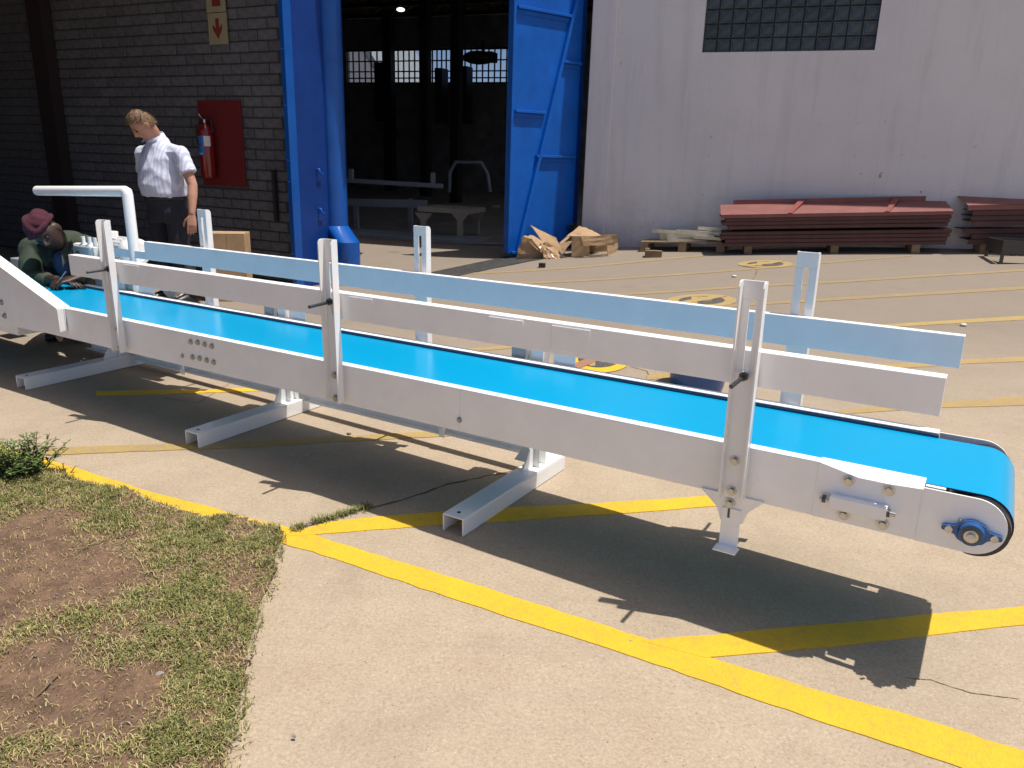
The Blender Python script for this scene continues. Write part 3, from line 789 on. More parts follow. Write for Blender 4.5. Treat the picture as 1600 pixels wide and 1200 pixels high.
# ------------------------------------------------------------------ things inside the hall
def hall_ground(x, y): p = gp(x, y); return p
hc = thing('hall_conveyor', B(-3.5, 2.2, 0), 'grey conveyor standing in the dark hall behind the gate', 'conveyor')
M_HG = mat('hall_grey_paint', (.30, .32, .36), .55, var=.15)
def HP(x, y, d): return on(x, y, HG + NI * d, NI)
def hall_bar(mb, a, b, d, th, dep=.06):
    p, q = HP(*a, d), HP(*b, d); z = Vector((0, 0, th)); n = NI * dep
    mb.hexa([p, q, q + n, p + n, p + z, q + z, q + n + z, p + n + z])
m1 = MB(); hall_bar(m1, (538, 285), (690, 294), 1.6, .07); m1.build('guide_rail', M_HG, hc)
m1 = MB(); hall_bar(m1, (538, 322), (665, 325), 1.5, .13); m1.build('side_frame', M_HG, hc)
for x, y0, y1 in ((547, 264, 284), (675, 270, 292), (640, 310, 320)):
    m1 = MB(); hall_bar(m1, (x - 2, y1), (x + 2, y1), 1.62, .0); p, q = HP(x - 2, y1, 1.62), HP(x + 3, y0, 1.62)
    m1 = MB().box((p - HG).dot(E_) and ((p - HG).dot(E_), 1.62, p.z) or (0, 0, 0), ((q - HG).dot(E_), 1.68, q.z), B); m1.build('post', M_HG, hc)
for x in (555, 640):
    p, q = HP(x - 2, 372, 1.55), HP(x + 3, 322, 1.55)
    MB().box(((p - HG).dot(E_), 1.55, 0), ((q - HG).dot(E_), 1.61, q.z), B).build('leg', M_HG, hc)
bench = thing('steel_bench', B(-1.3, 1.0, 0), 'cream steel bench with gusseted legs in the hall shade', 'bench')
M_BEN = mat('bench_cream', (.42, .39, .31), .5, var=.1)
m1 = MB(); hall_bar(m1, (652, 330), (732, 335), .9, .07, .7); m1.build('top_rail', M_BEN, bench)
for x in (661, 718, 744):
    d = .9 if x < 740 else 1.6
    p, q = HP(x - 4, 384, d), HP(x + 4, 333, d); a, b = (p - HG).dot(E_), (q - HG).dot(E_)
    m1 = MB(); m1.box((a, d, .03), (b, d + .05, q.z), B)
    m1.prism([B(a - .11, d + .01, q.z), B(b + .11, d + .01, q.z), B(b, d + .01, q.z - .13), B(a, d + .01, q.z - .13)], NI * .02); m1.build('leg', M_BEN, bench)
m1 = MB()
p, q = HP(560, 372, .75), HP(752, 388, .75)
m1.box(((HP(570, 372, 1.3) - HG).dot(E_), .5, .01), ((q - HG).dot(E_), 1.2, .05), B); tag(m1.build('steel_plate', M_HG, base=p), 'flat grey steel plate on the hall floor under the bench', 'plate')
cage = thing('pipe_frame', B(.2, 2.6, 0), 'dark bent pipe frame standing in the hall behind the bench', 'frame')
MB().tube([HP(702, 300, 2.6), HP(703, 270, 2.6), HP(712, 253, 2.6), HP(752, 254, 2.6), HP(762, 272, 2.6), HP(766, 300, 2.6)], .03, 8).build('pipe', M_HG, cage)
lamp2 = HP(775, 323, 1.0); m1 = MB(); m1.ball(lamp2, (.07, .07, .025), 10, 5); tag(m1.build('wood_offcut', M_WOOD, base=lamp2), 'small wooden offcut catching light by the gate edge', 'offcut')
for k, (x0, x1, y0, y1, d) in enumerate(((585, 597, 97, 131, 13.5), (679, 690, 106, 131, 13.5), (717, 729, 103, 131, 13.5), (742, 768, 80, 96, 12.5))):
    a, b = HP(x0, y1, d), HP(x1, y0, d)
    m1 = MB(); m1.box(((a - HG).dot(E_), d, a.z - (1.2 if k < 3 else 0)), ((b - HG).dot(E_), d + .5, b.z), B)
    if k == 3: m1.tube([HP(755, 80, 12.6), HP(756, 62, 12.6)], .05, 6); m1.ball(HP(748, 90, 12.6), (.5, .3, .2), 10, 6)
    nm = ['machine_hood', 'machine_column', 'storage_rack', 'overhead_hoist'][k]
    tag(m1.build(nm, M_BLACK, base=a), ['dark machine hood silhouetted against the first hall window', 'dark machine column in front of the third hall window', 'dark rack end below the fourth hall window', 'dark overhead hoist hanging before the fourth hall window'][k], ['machine', 'machine', 'rack', 'hoist'][k])

# ------------------------------------------------------------------ gate leaf (right) and post
FG = gp(797, 404); FG.z = float(gz(FG.x, FG.y)); HQ = gp(893, 387)
LD = (HQ - FG); LD.z = 0; LL = LD.length; LD.normalize(); LN = Vector((LD.y, -LD.x, 0)); LN = LN if LN.x > 0 else -LN
gate = thing('gate_leaf', FG, 'blue steel gate leaf with slanting brace, opened out from the white wall', 'gate')
def LQ(a, n, z): return FG + LD * a + LN * n + Vector((0, 0, z - FG.z))
def lq(x, y):
    p = on(x, y, FG, LN) - FG; return p.dot(LD), (p + FG).z
MB().box((-.0, -.05, .13), (LL, 0, 4.6), LQ).build('door_panel', M_BLUE, gate)
MB().box((-.05, -.09, .10), (-.001, .012, 4.6), LQ).build('edge_frame', M_BLUE, gate, bevel=.006)
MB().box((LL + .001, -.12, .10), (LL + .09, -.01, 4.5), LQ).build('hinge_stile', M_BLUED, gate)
for (a, b) in (((797.3, 172), (850, 177)), ((879, 95), (906, 101)), ((804, 4), (892, 31)), ((836, 244.5), (897, 244.5)), ((790, 397), (809, 392))):
    (a0, z0), (a1, z1) = lq(*a), lq(*b)
    zz = (z0 + z1) / 2
    a0 = max(a0, .0); a1 = min(a1, LL)
    rb = MB().box((a0, .001, zz - .02), (a1, .045, zz + .016), LQ); rb.box((a0, .001, zz - .075), (a1, .012, zz - .021), LQ)
    rb.build('rib', M_BLUE, gate, bevel=.008)
(a0, z0), (a1, z1) = lq(806, 392), lq(899, 0)
mb = MB(); dz = (z1 - z0); 
mb.hexa([LQ(a0 - .025, .002, z0), LQ(a0 + .025, .002, z0), LQ(a0 + .025, .055, z0), LQ(a0 - .025, .055, z0), LQ(a1 - .025, .002, z1), LQ(a1 + .025, .002, z1), LQ(a1 + .025, .055, z1), LQ(a1 - .025, .055, z1)])
mb.build('brace', M_BLUE, gate, bevel=.008)

BW = gp(467, 446); BW.z = 0
BD = Vector((-0.895, 0.446, 0)).normalized(); BN = Vector((-BD.y, BD.x, 0)); BN = BN if BN.y < 0 else -BN     # along (to the left), outward normal
def W(a, n, z): return BW + BD * a + BN * n + Vector((0, 0, z))
def bw(x, y):
    p = on(x, y, BW, BN) - BW; return p.dot(BD), p.z
post = thing('gate_post', BW, 'dark blue steel gate post and side plate between brick wall and duct', 'gate post')
PV = (CV * 1.0); PV.z = 0; PV.normalize(); PR = Vector((PV.y, -PV.x, 0))
def P_(a, n, z): return BW + PR * a + PV * n + Vector((0, 0, z))
MB().box((.085, -.16, 0), (.145, -.06, 4.6), P_).build('flange', M_BLUE2, post, bevel=.006)
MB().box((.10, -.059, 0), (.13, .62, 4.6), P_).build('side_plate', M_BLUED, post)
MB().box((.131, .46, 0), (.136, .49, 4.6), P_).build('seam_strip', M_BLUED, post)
for z in (.35, 1.05, 1.25, 1.75, 2.25, 2.75, 2.95, 3.05, 3.1):
    MB().tube([P_(.115, -.161, z), P_(.115, -.172, z)], .009, 6).build('bolt', M_BLUE, post)
for z in (.78, 1.17):
    h_ = bw(0, 0)
    MB().tube([P_(.131, .20, z), P_(.16, .20, z), P_(.165, .20, z - .03), P_(.16, .25, z - .05)], .009, 6).build('hook', M_BLUE, post)
# duct
dc = P_(.36, .62, 0); rad = .125
pc = on(519, 200, dc, (0, 1, 0)); dc = Vector((pc.x, pc.y, 0))
duct = thing('ventilation_duct', dc, 'round blue duct with elbow at its foot beside the gate opening', 'duct')
def cyl_mm(p, q, r): return MB().tube([p, q], r, 28, False)
ztop_e = on(533, 352, dc, (0, 1, 0)).z; zb_e = on(545, 372, dc, (0, 1, 0)).z
MB().tube([dc + Vector((0, 0, 4.6)), dc + Vector((0, 0, ztop_e))], rad, 32, False).build('pipe', M_BLUE2, duct)
off = Vector((.15, -.17, 0))
el = MB(); vs = []
for c_, r_ in ((dc + Vector((0, 0, ztop_e)), rad * 1.012), (dc + off + Vector((0, 0, ztop_e - .15)), rad * 1.03), (dc + off + Vector((0, 0, zb_e - .12)), rad * 1.03)):
    vs += [c_ + Vector((math.cos(2 * math.pi * k / 36), math.sin(2 * math.pi * k / 36), 0)) * r_ for k in range(36)]
el.add(vs, [(36 * i + k, 36 * i + (k + 1) % 36, 36 * (i + 1) + (k + 1) % 36, 36 * (i + 1) + k) for i in (0, 1) for k in range(36)], True)
el.build('elbow', M_BLUE2, duct).modifiers.new('sharp', 'EDGE_SPLIT').split_angle = R(25)
MB().tube([dc + off + Vector((0, 0, zb_e - .1)), dc + off + Vector((0, 0, 0))], rad * 1.05, 32, False).build('outlet', M_BLUE2, duct)
zc = on(515, 95, dc, (0, 1, 0)).z
MB().tube([dc + Vector((0, 0, zc - .006)), dc + Vector((0, 0, zc + .006))], rad + .004, 32).build('joint_ring', M_BLUE2, duct)
MB().tube([dc + off + Vector((.02, -rad * 1.05, zb_e - .17)), dc + off + Vector((.02, -rad * 1.05 - .02, zb_e - .17))], .012, 8).build('bolt', M_DSTEEL, duct)

# ------------------------------------------------------------------ brick wall
bwall = thing('brick_wall', BW, 'long grey brown brick wall in shade left of the blue post', 'wall')
MB().box((-.055, -.22, -.1), (9.0, -.012, 5.0), W).build('mortar_bed', M_MORT, bwall)
bl, bh, bt = .240, .089, .10
mbk = MB().box((-bl / 2, -.05, -bh / 2), (bl / 2, .0, bh / 2), lambda a, n, z: BD * a + BN * n + Vector((0, 0, z)))
protos = []
cand = []
for r_ in range(44):
    z = .03 + r_ * .1015 + bh / 2
    for k in range(-1, 36):
        a = k * .2525 + (.126 if r_ % 2 else 0) + bl / 2 - .01
        if a - bl / 2 < -.135: continue
        if a + bl / 2 > 9: continue
        p = W(a, 0, z)
        d = np.array(p) - CAMP; zc_ = d @ _fw
        X = 800 + FPX * (d @ _rt) / zc_; Y = 600 - FPX * (d @ _up) / zc_
        vis = -20 < X < 480 and -15 < Y < 455
        hid = (205 < X < 300 and Y > 190) or (315 < X < 385 and 160 < Y < 290)
        cand.append(((0 if vis and not hid else 1), a, z))
cand.sort()
first = None; rest = MB()
for i, (hv, a, z) in enumerate(cand):
    jn = random.uniform(-.004, .004); jr = random.uniform(-.003, .003)
    ctr = W(a + jr, jn, z)
    if i < 300:
        if first is None:
            first = mbk.build('brick', M_BRICK, base=(0, 0, 0)); first.parent = bwall; first.location = ctr - BW
            md = first.modifiers.new('edge', 'BEVEL'); md.width = .006; md.segments = 1
        else:
            o = first.copy(); COL.objects.link(o); o.location = ctr - BW; o.rotation_euler = (random.uniform(-.012, .012), random.uniform(-.012, .012), 0)
    else:
        q = lambda x, n, zz: ctr + BD * x + BN * n + Vector((0, 0, zz))
        rest.box((-bl / 2, -.05, -bh / 2), (bl / 2, 0, bh / 2), q)
o = rest.build('brickwork', M_BRICK, bwall); o['kind'] = 'stuff'
# unseen roof over the left passage and side wall, placed to darken it
lean = thing('shade_roof', Vector((-6.5, 9, 0)), 'unseen dark roof shaped to darken the passage by the brick wall', 'roof')
MB().box((-12, 3.6, 3.75), (-3.15, 12.2, 3.85)).build('sheet', M_UNSEEN, lean)
MB().box((-3.149, 8.1, 3.75), (-.95, 10.5, 3.85)).build('sheet', M_UNSEEN, lean)  # unseen sheet added so the gate post and duct fall in shade
MB().box((-7.6, 3.6, 0), (-7.4, 10.9, 3.749)).build('side_wall', M_UNSEEN, lean)
(a0, z0), (a1, z1) = bw(70, 100), bw(92, 100)
sc_ = MB().box((a1, .02, 0), (a0, .14, 4.3), W); tag(sc_.build('steel_column', mat('rust_column', (.022, .012, .011), .8), base=W(a0, .1, 0)), 'dark rusty steel column against the brick wall at left', 'column')
(a0, z0) = bw(429, 265); (a1, z1) = bw(438, 345)
ba = MB().box((a1, .012, z1), (a0, .05, z0), W); tag(ba.build('wall_bar', M_BLACK, base=W(a1, .02, 0)), 'narrow black bar fixed upright on the bricks by the blue post', 'bar')

# exit signs
def wall_quad(x0, y0, x1, y1):
    (a0, z0), (a1, z1) = bw(x0, y0), bw(x1, y1); return a0, a1, z0, z1
def arrow(root, ac, zc, s, tail=True):
    pts = [(0, -.5), (.33, -.02), (.33, .22), (.12, .02), (.12, .5), (-.12, .5), (-.12, .02), (-.33, .22), (-.33, -.02)]
    MB().prism([W(ac + x * s, .036, zc + y * s * 1.0) for x, y in pts], BN * .0016).build('arrow', M_SIGNR, root)
a0, a1, z0, z1 = wall_quad(328, 21, 361, 72)
zl = bw(345, 70)[1]; zh = bw(345, 21)[1]
sg = thing('arrow_sign', W((a0 + a1) / 2, .02, zl), 'yellowed sign with red down arrow on the brick wall', 'sign')
MB().box((a1, .03, zl), (a0, .0345, zh), W).build('panel', M_SIGNB, sg)
arrow(sg, (a0 + a1) / 2, (zl + zh) / 2, (zh - zl) * .66)
zh2 = zh + (zh - zl) * .98
sg2 = thing('fire_sign', W((a0 + a1) / 2, .02, zh), 'yellowed sign with red square just above the arrow sign', 'sign')
MB().box((a1 + .004, .03, zh + .008), (a0 + .004, .0345, zh2), W).build('panel', M_SIGNB, sg2)
am = (a0 + a1) / 2; sw = abs(a0 - a1)
MB().box((am - sw * .24, .036, zh + .06), (am + sw * .2, .0376, zh2 - .04), W).build('symbol', M_SIGNR, sg2)
# extinguisher board
(a0, zt_), (a1, zb2) = bw(311, 157), bw(386, 292)
a0 = (bw(311, 157)[0] + bw(322, 290)[0]) / 2; a1 = (bw(379, 157)[0] + bw(386, 292)[0]) / 2
zt_ = bw(345, 157)[1]; zb2 = bw(352, 291)[1]
brd = MB().box((a1, .012, zb2), (a0, .03, zt_), W).build('extinguisher_board', M_RED, base=W((a0 + a1) / 2, .02, zb2), bevel=.003)
tag(brd, 'plain red board behind the extinguisher on the brick wall', 'board')
(ae, ze) = bw(337, 240); zt3 = bw(333, 197)[1]; zb3 = bw(341, 277)[1]
ext = thing('fire_extinguisher', W(ae, .1, zb3), 'red fire extinguisher with blue label hanging on the red board', 'fire extinguisher')
c0, c1 = W(ae, .115, zb3), W(ae, .115, zt3); rr = .075
up = Vector((0, 0, 1))
MB().tube([c0, c0 + up * .02, c1 - up * .05, c1 - up * .015, c1 + up * .012, c1 + up * .03], [rr * .92, rr, rr, rr * .8, rr * .4, rr * .3], 24).build('cylinder', M_REDX, ext)
MB().tube([c1 + up * .02, c1 + up * .06], .018, 10).build('valve', M_STEEL, ext)
MB().tube([c1 + up * .05, c1 + up * .075 + BD * .05, c1 + up * .11 + BD * .075], .011, 8).build('handle', M_STEEL, ext)
MB().tube([c1 + up * .045 - BD * .02, c1 + up * .06 - BD * .09, c1 - up * .06 - BD * .11], .009, 8).build('hose', M_BLACK, ext)
MB().tube([c1 + up * .04 + BD * .02, c1 + up * .0 + BD * .12, c1 - up * .15 + BD * .13, c1 - up * .32 + BD * .09], .008, 8).build('hose', M_BLACK, ext)
def curved_label(z0, z1, ang0, ang1, m, name, r=None):
    r = r or rr + .002; n = 10; vs = []
    for k in range(n + 1):
        a = R(ang0 + (ang1 - ang0) * k / n); d = BN * math.cos(a) - BD * math.sin(a)
        c = W(ae, .115, 0); c.z = 0
        vs += [c + d * r + up * z0, c + d * r + up * z1]
    return MB().add(vs, [(2 * k, 2 * k + 2, 2 * k + 3, 2 * k + 1) for k in range(n)], True).build(name, m, ext)
zl0, zl1 = bw(335, 243)[1], bw(333, 213)[1]
curved_label(zl0, zl1, -62, 28, M_LBLUE, 'label')
curved_label(zl1 - .10, zl1, 30, 80, M_LWHITE, 'inspection_tag')
curved_label(zl0 + .10, zl0 + .115, -20, 10, M_SIGNR, 'print', rr + .003)
curved_label(zl0 + .015, zl0 + .022, -50, 20, M_LWHITE, 'print', rr + .003)

# ================================================================== CONVEYOR
croot = F(2.2, .26, 0); croot.z = 0
conv = thing('belt_conveyor', croot, 'long white belt conveyor with bright blue belt, guide rails and cross feet', 'conveyor')
SEND = 5.9
W_ = .522
def chan(mb, s0, s1, v0, inward, w0, w1, th=.005, fl=.042, flb=None):
    """channel: web at v0, flanges pointing in +v*inward"""
    sgn = inward
    mb.box((s0, min(v0, v0 + sgn * th), w0), (s1, max(v0, v0 + sgn * th), w1), F)
    a, b = v0 + sgn * th, v0 + sgn * fl
    mb.box((s0, min(a, b), w1 - th), (s1, max(a, b), w1), F)
    b = v0 + sgn * (flb or fl)
    mb.box((s0, min(a, b), w0), (s1, max(a, b), w0 + th), F)
m1 = MB(); chan(m1, .27, 1.525, 0, 1, -.165, 0); chan(m1, 1.526, 4.12, 0, 1, -.165, 0); chan(m1, 4.12, SEND, 0, 1, -.165, .0)
m1.build('side_frame', M_WSATIN, conv, bevel=.002)
m1 = MB(); chan(m1, .001, SEND, W_, -1, -.165, 0)
m1.build('side_frame', M_WSATIN, conv, bevel=.002)
# take-up end plate, near side: top edge steps down
m1 = MB()
prof = [(.27, 0), (.27, -.165), (0, -.165), (0, -.016), (.10, -.022), (.16, -.022)]
m1.prism([F(s, -.001, w) for s, w in prof], CV * .005)
m1.build('end_plate', M_WSATIN, conv, bevel=.0015)
m1 = MB()
ss = [.27, .16, .10, .0]; wo = [0, -.022, -.022, -.016]
for k in range(3):
    m1.hexa([F(ss[k], .004, wo[k] - .005), F(ss[k + 1], .004, wo[k + 1] - .005), F(ss[k + 1], .052, -.006), F(ss[k], .052, -.006), F(ss[k], .004, wo[k]), F(ss[k + 1], .004, wo[k + 1]), F(ss[k + 1], .052, -.001), F(ss[k], .052, -.001)])
m1.build('end_flange', M_WHITE, conv)
MB().box((-.05, .03, -.035), (-.002, .05, -.016), F).build('scraper_tab', M_WHITE, conv)
# cheeks
def cheek(v0, v1):
    pts = [F(.0, v0, -.010), F(.0, v0, -.165)]
    cs, cw, r = -.125, -.0875, .0775
    for k in range(25):
        a = R(-90 - 180 * k / 24)
        pts.append(F(cs + r * math.cos(a), v0, cw + r * math.sin(a)))
    return MB().prism(pts, CV * (v1 - v0), smooth=False)
cheek(-.004, .002).build('cheek_plate', M_WSATIN, conv, bevel=.001)
cheek(W_ - .002, W_ + .004).build('cheek_plate', M_WSATIN, conv, bevel=.001)
# belt loop
PC_S, PC_W, PR_ = -.135, -.097, .083
def belt_path(r, top, bot):
    pts = [(SEND, top)] + [(SEND - (SEND + .135) * k / 30, top) for k in range(1, 30)]
    for k in range(25):
        a = R(90 + 180 * k / 24); pts.append((PC_S + r * math.cos(a), PC_W + r * math.sin(a)))
    pts.append((SEND, bot)); return pts
po = belt_path(PR_, PC_W + PR_, PC_W - PR_ + .02); pi_ = belt_path(PR_ - .004, PC_W + PR_ - .004, PC_W - PR_ + .024)
BV0, BV1 = .046, .472
m1 = MB(); n = len(po); vs = []
for (s, w), (s2, w2) in zip(po, pi_):
    vs += [F(s, BV0, w), F(s, BV1, w), F(s2, BV1, w2), F(s2, BV0, w2)]
for k in range(n - 1):
    a, b = 4 * k, 4 * k + 4
    m1.add([], [])
    m1.f += [(a, a + 1, b + 1, b)]; m1.sm += [True]; m1.mi += [0]
    m1.f += [(a + 1, a + 2, b + 2, b + 1), (a + 2, a + 3, b + 3, b + 2), (a + 3, a, b, b + 3)]; m1.sm += [False, True, False]; m1.mi += [1, 1, 1]
m1.v = [tuple(p) for p in vs]
ob_ = m1.build('belt', [M_BELT, M_BELTU], conv); ob_.modifiers.new('sharp', 'EDGE_SPLIT').split_angle = R(35)
MB().tube([F(PC_S, .007, PC_W), F(PC_S, .04, PC_W), F(PC_S, .26, PC_W), F(PC_S, .49, PC_W), F(PC_S, .512, PC_W)], [PR_ - .006, PR_ - .005, PR_ - .005, PR_ - .005, PR_ - .006], 40).build('end_pulley', M_RUB, conv)
MB().box((.02, .05, -.026), (SEND, .472, -.021), F).build('slider_bed', M_GREY, conv)
MB().box((.0, W_ - .053, -.03), (SEND, W_ - .0495, -.006), F).build('gap_strip', M_BELTU, conv)  # navy strip drawing the dark line between belt and far flange

# bolts
up_n = -CV
def hexbolt(r=.0095, h=.008, washer=True, out=-1):
    m_ = MB(); nv = CV * out
    if washer:
        m_.prism([CU * (r * 1.5 * math.cos(k * .5236)) + CW * (r * 1.5 * math.sin(k * .5236)) for k in range(12)], nv * .0022)
    m_.prism([nv * .0022 + CU * (r * math.cos(k * 1.0472 + .3)) + CW * (r * math.sin(k * 1.0472 + .3)) for k in range(6)], nv * h)
    o = m_.build('bolt', M_STEEL, base=(0, 0, 0)); return o
BOLT = hexbolt(); BOLT.parent = conv
_first = [True]
def bolt(s, w, v=-.001, sc=1.0):
    if _first[0]:
        o = BOLT; _first[0] = False
    else:
        o = BOLT.copy(); COL.objects.link(o)
    o.location = F(s, v, w) - croot; o.scale = (sc,) * 3
for x, y in ((298, 534), (309, 535), (320, 538), (331, 541), (285, 556), (301, 558), (312, 560), (323, 563), (334, 566)):
    s, w = cv(x, y, 0); bolt(s, w, sc=.8 if x == 285 else 1)
for x, y in ((1326, 751), (1389, 766), (1318, 804), (1379, 819)):
    s, w = cv(x, y, 0); bolt(s, w, -.002, 1.15)
s, w = cv(718, 656, 0); bolt(s, w, sc=.8)
# take-up bracket
s0, w0 = cv(1300, 770, 0); s1, w1 = cv(1388, 790, 0)
m1 = MB(); wb_ = (w0 + w1) / 2
m1.box((s1, -.03, wb_ - .006), (s0, -.0015, wb_ + .002), F); m1.box((s1, -.034, wb_ - .034), (s0, -.030, wb_ + .002), F)
m1.build('takeup_bracket', M_WHITE, conv, bevel=.001)
MB().tube([F(s0 + .028, -.016, wb_ - .016), F(s1 - .022, -.016, wb_ - .016)], .0065, 10).build('takeup_screw', M_STEEL, conv)
for s in (s0 + .012, s1 - .008):
    MB().tube([F(s, -.016, wb_ - .016), F(s + .009, -.016, wb_ - .016)], .012, 6).build('nut', M_DSTEEL, conv)
# flange bearing
bs, bwv = -.125, -.102
brg = MB()
pts = []
for k in range(40):
    a = 2 * math.pi * k / 40
    ca, sa = math.cos(a), math.sin(a)
    rx = .062 * abs(ca) ** 2.2 + .033 * (1 - abs(ca) ** 2.2); pts.append(F(bs + ca * (.070 if abs(ca) > .93 else .031 + .030 * abs(ca) ** 3), -.005, bwv + sa * .034 * (1 if abs(ca) < .75 else .62 + .0 * rx)))
brg.prism(pts, -CV * .014); bo = brg.build('flange_bearing', M_BEAR, conv, bevel=.003)
MB().tube([F(bs, -.019, bwv), F(bs, -.034, bwv)], [.033, .029], 28).build('housing', M_BEAR, bo)
MB().tube([F(bs, -.0345, bwv), F(bs, -.036, bwv)], .024, 24).build('seal', M_DSTEEL, bo)
MB().tube([F(bs, -.036, bwv), F(bs, -.043, bwv)], .017, 20).build('inner_ring', M_STEEL, bo)
MB().tube([F(bs, -.043, bwv), F(bs, -.054, bwv)], .0105, 16).build('shaft_end', M_STEEL, bo)
for ds in (-.052, .052):
    MB().tube([F(bs + ds, -.019, bwv), F(bs + ds, -.027, bwv)], .0095, 8).build('bolt', M_STEEL, bo)
MB().tube([F(bs + .028, -.03, bwv + .03), F(bs + .032, -.04, bwv + .042)], .004, 6).build('grease_nipple', M_STEEL, bo)

# posts
def make_post(s, v0, out, top=.5, bot=-.165, wdt=.072, sl=(.23, .445)):
    a, b = s - wdt / 2, s + wdt / 2; th = .005; fl = .034
    m_ = MB(); v1 = v0 + out * th; lo, hi = min(v0, v1), max(v0, v1)
    sw = .0085
    m_.box((a, lo, bot), (b, hi, sl[0]), F); m_.box((a, lo, sl[1]), (b, hi, top), F)
    m_.box((a, lo, sl[0]), (s - sw, hi, sl[1]), F); m_.box((s + sw, lo, sl[0]), (b, hi, sl[1]), F)
    v2 = v0 + out * fl
    for e0, e1 in ((a, a + th), (b - th, b)):
        pr = [(v1, bot), (v2, bot), (v2, top - .016), (v0 + out * (fl - .006), top - .004), (v0 + out * (fl - .016), top), (v1, top)]
        m_.prism([F(e0, v, w) for v, w in pr], CU * (e1 - e0))
    return m_.build('guide_post', M_WHITE, conv, bevel=.0015)
def rod(s, w, v0, v1, par):
    m_ = MB(); m_.tube([F(s, v0, w), F(s + .004, v1, w - .006)], .0065, 10); m_.build('clamp_rod', M_DSTEEL, par)
    MB().tube([F(s, v0 + (v1 - v0) * .28, w), F(s, v0 + (v1 - v0) * .36, w)], .014, 6).build('nut', M_DSTEEL, par)
VS, VN = .048, .018
def mean(*a): return sum(a) / len(a)
for (pb, pt, ft_, fb2), hw, sl in ((((1146, 777), (1180, 438), (1264, 394), (1235, 622)), .225, (.235, .445)), (((532, 627), (511.5, 373), (653.5, 353), (660, 527)), .262, (.20, .42)), (((194, 549), (161.5, 343), (310, 327), (330, 470)), .26, (.2, .42))):
    s = mean(cv(*pb, -VN)[0], cv(*pt, -VN)[0]); top = cv(*pt, -VN)[1]; bot = cv(*pb, -VN)[1]
    p = make_post(s, -VN, -1, top=top, bot=bot, sl=sl); rod(s, hw, .01, -VN - .125, p)
    MB().box((s - .015, -VN + .0005, bot + .03), (s + .015, -.0005, -.02), F).build('spacer', M_WSATIN, p)
    for w in (-.040, -.137): bolt(s + .005, w, -VN - .0055, 1.1)
    s2 = mean(cv(*ft_, W_ + VS)[0], cv(*fb2, W_ + VS)[0]); top = cv(*ft_, W_ + VS)[1]
    p = make_post(s2, W_ + VS, 1, top=top, sl=(.25, .47)); rod(s2, hw + .02, W_ + .02, W_ + VS + .125, p)
    MB().box((s2 - .022, W_ + .0005, -.14), (s2 + .022, W_ + VS - .0005, -.02), F).build('spacer', M_WSATIN, p)
# short adjustable leg below the near post
m1 = MB()
m1.prism([F(.600, -.0075, -.158), F(.405, -.0075, -.158), F(.45, -.0075, -.205), F(.462, -.0075, -.245), F(.530, -.0075, -.245), F(.545, -.0075, -.205)], CV * .0055)
lg = m1.build('leg_bracket', M_WSATIN, conv, bevel=.001)
m1 = MB(); m1.box((.468, -.0125, -.325), (.526, -.008, -.20), F); m1.box((.462, -.055, -.330), (.532, -.008, -.325), F)
m1.build('adjustable_leg', M_WSATIN, lg, bevel=.0015)
bolt(.505, -.184, -.0128, 1.1)
MB().box((.501, -.0131, -.232), (.508, -.0126, -.198), F).build('slot', M_DSTEEL, lg)

# guide rails
def rail(s0, s1, v, out, wt, wbm, name='guide_rail'):
    m_ = MB(); chan(m_, s0, s1, v, out, wbm, wt, th=.004, fl=.046, flb=.024)
    return m_.build(name, M_WSATIN, conv, bevel=.0015)
RV = -VN + .0055
sa, wa1 = cv(105, 394, RV); sb_, wb1 = cv(1479, 590, RV)
rt_ = mean(cv(105, 394, RV)[1], cv(750, 491, RV)[1], cv(1200, 556, RV)[1], wb1)
near_rail = rail(sb_, sa, RV, 1, rt_, rt_ - .104)
RVF = W_ + VS - .0015
fa, fwa = cv(225, 379, RVF - .03); fb_, fwb = cv(1509, 523, RVF - .03)
m_ = MB(); chan(m_, fb_, fa, RVF - .034, 1, mean(fwa, fwb, cv(650, 426, RVF - .034)[1]) - .104, mean(fwa, fwb, cv(650, 426, RVF - .034)[1]), th=.004, fl=.033, flb=.02); far_rail = m_.build('guide_rail', M_WSATIN, conv, bevel=.0015)
for s in (1.07, 1.32):
    MB().box((s - .07, RV - .0035, rt_ - .09), (s + .07, RV - .0004, rt_ - .008), F).build('splice_plate', M_WSATIN, near_rail, bevel=.001)
for s in (1.98, 3.45):
    MB().box((s - .06, RV - .0025, rt_ - .09), (s + .06, RV - .0004, rt_ - .008), F).build('splice_plate', M_WSATIN, near_rail, bevel=.001)

# lower stringers and return guard
SV = .66
wbot = [cv(x, y, SV - .045)[1] for x, y in ((294, 585), (431, 619), (697, 683), (838, 712))]
sj = [cv(x, y, SV)[0] for x, y in ((172, 560), (293, 572), (696, 668), (838, 703))]
wl0, wl1 = mean(wbot[0], wbot[1]), mean(wbot[2], wbot[3])
for (sA, sB), wb0 in (((sj[1] + .002, sj[0] + .2), wl0 + .004), ((sj[2] + .002, sj[1]), mean(wl0, wl1)), ((sj[3], sj[2]), wl1)):
    m1 = MB(); chan(m1, sA, sB, SV, -1, wb0, wb0 + .085, th=.005, fl=.045); m1.build('stringer', M_WSATIN, conv, bevel=.002)
for k in (1, 2):
    wm = mean(wl0, wl1) if k == 1 else wl1
    MB().box((sj[k] - .03, SV - .052, wm - .012), (sj[k] + .002, SV - .0455, wm + .088), F).build('joint_plate', M_WSATIN, conv)
m1 = MB(); chan(m1, 1.19, 3.75, .43, -1, -.235, -.168, th=.005, fl=.05); m1.build('stringer', M_WSATIN, conv, bevel=.002)
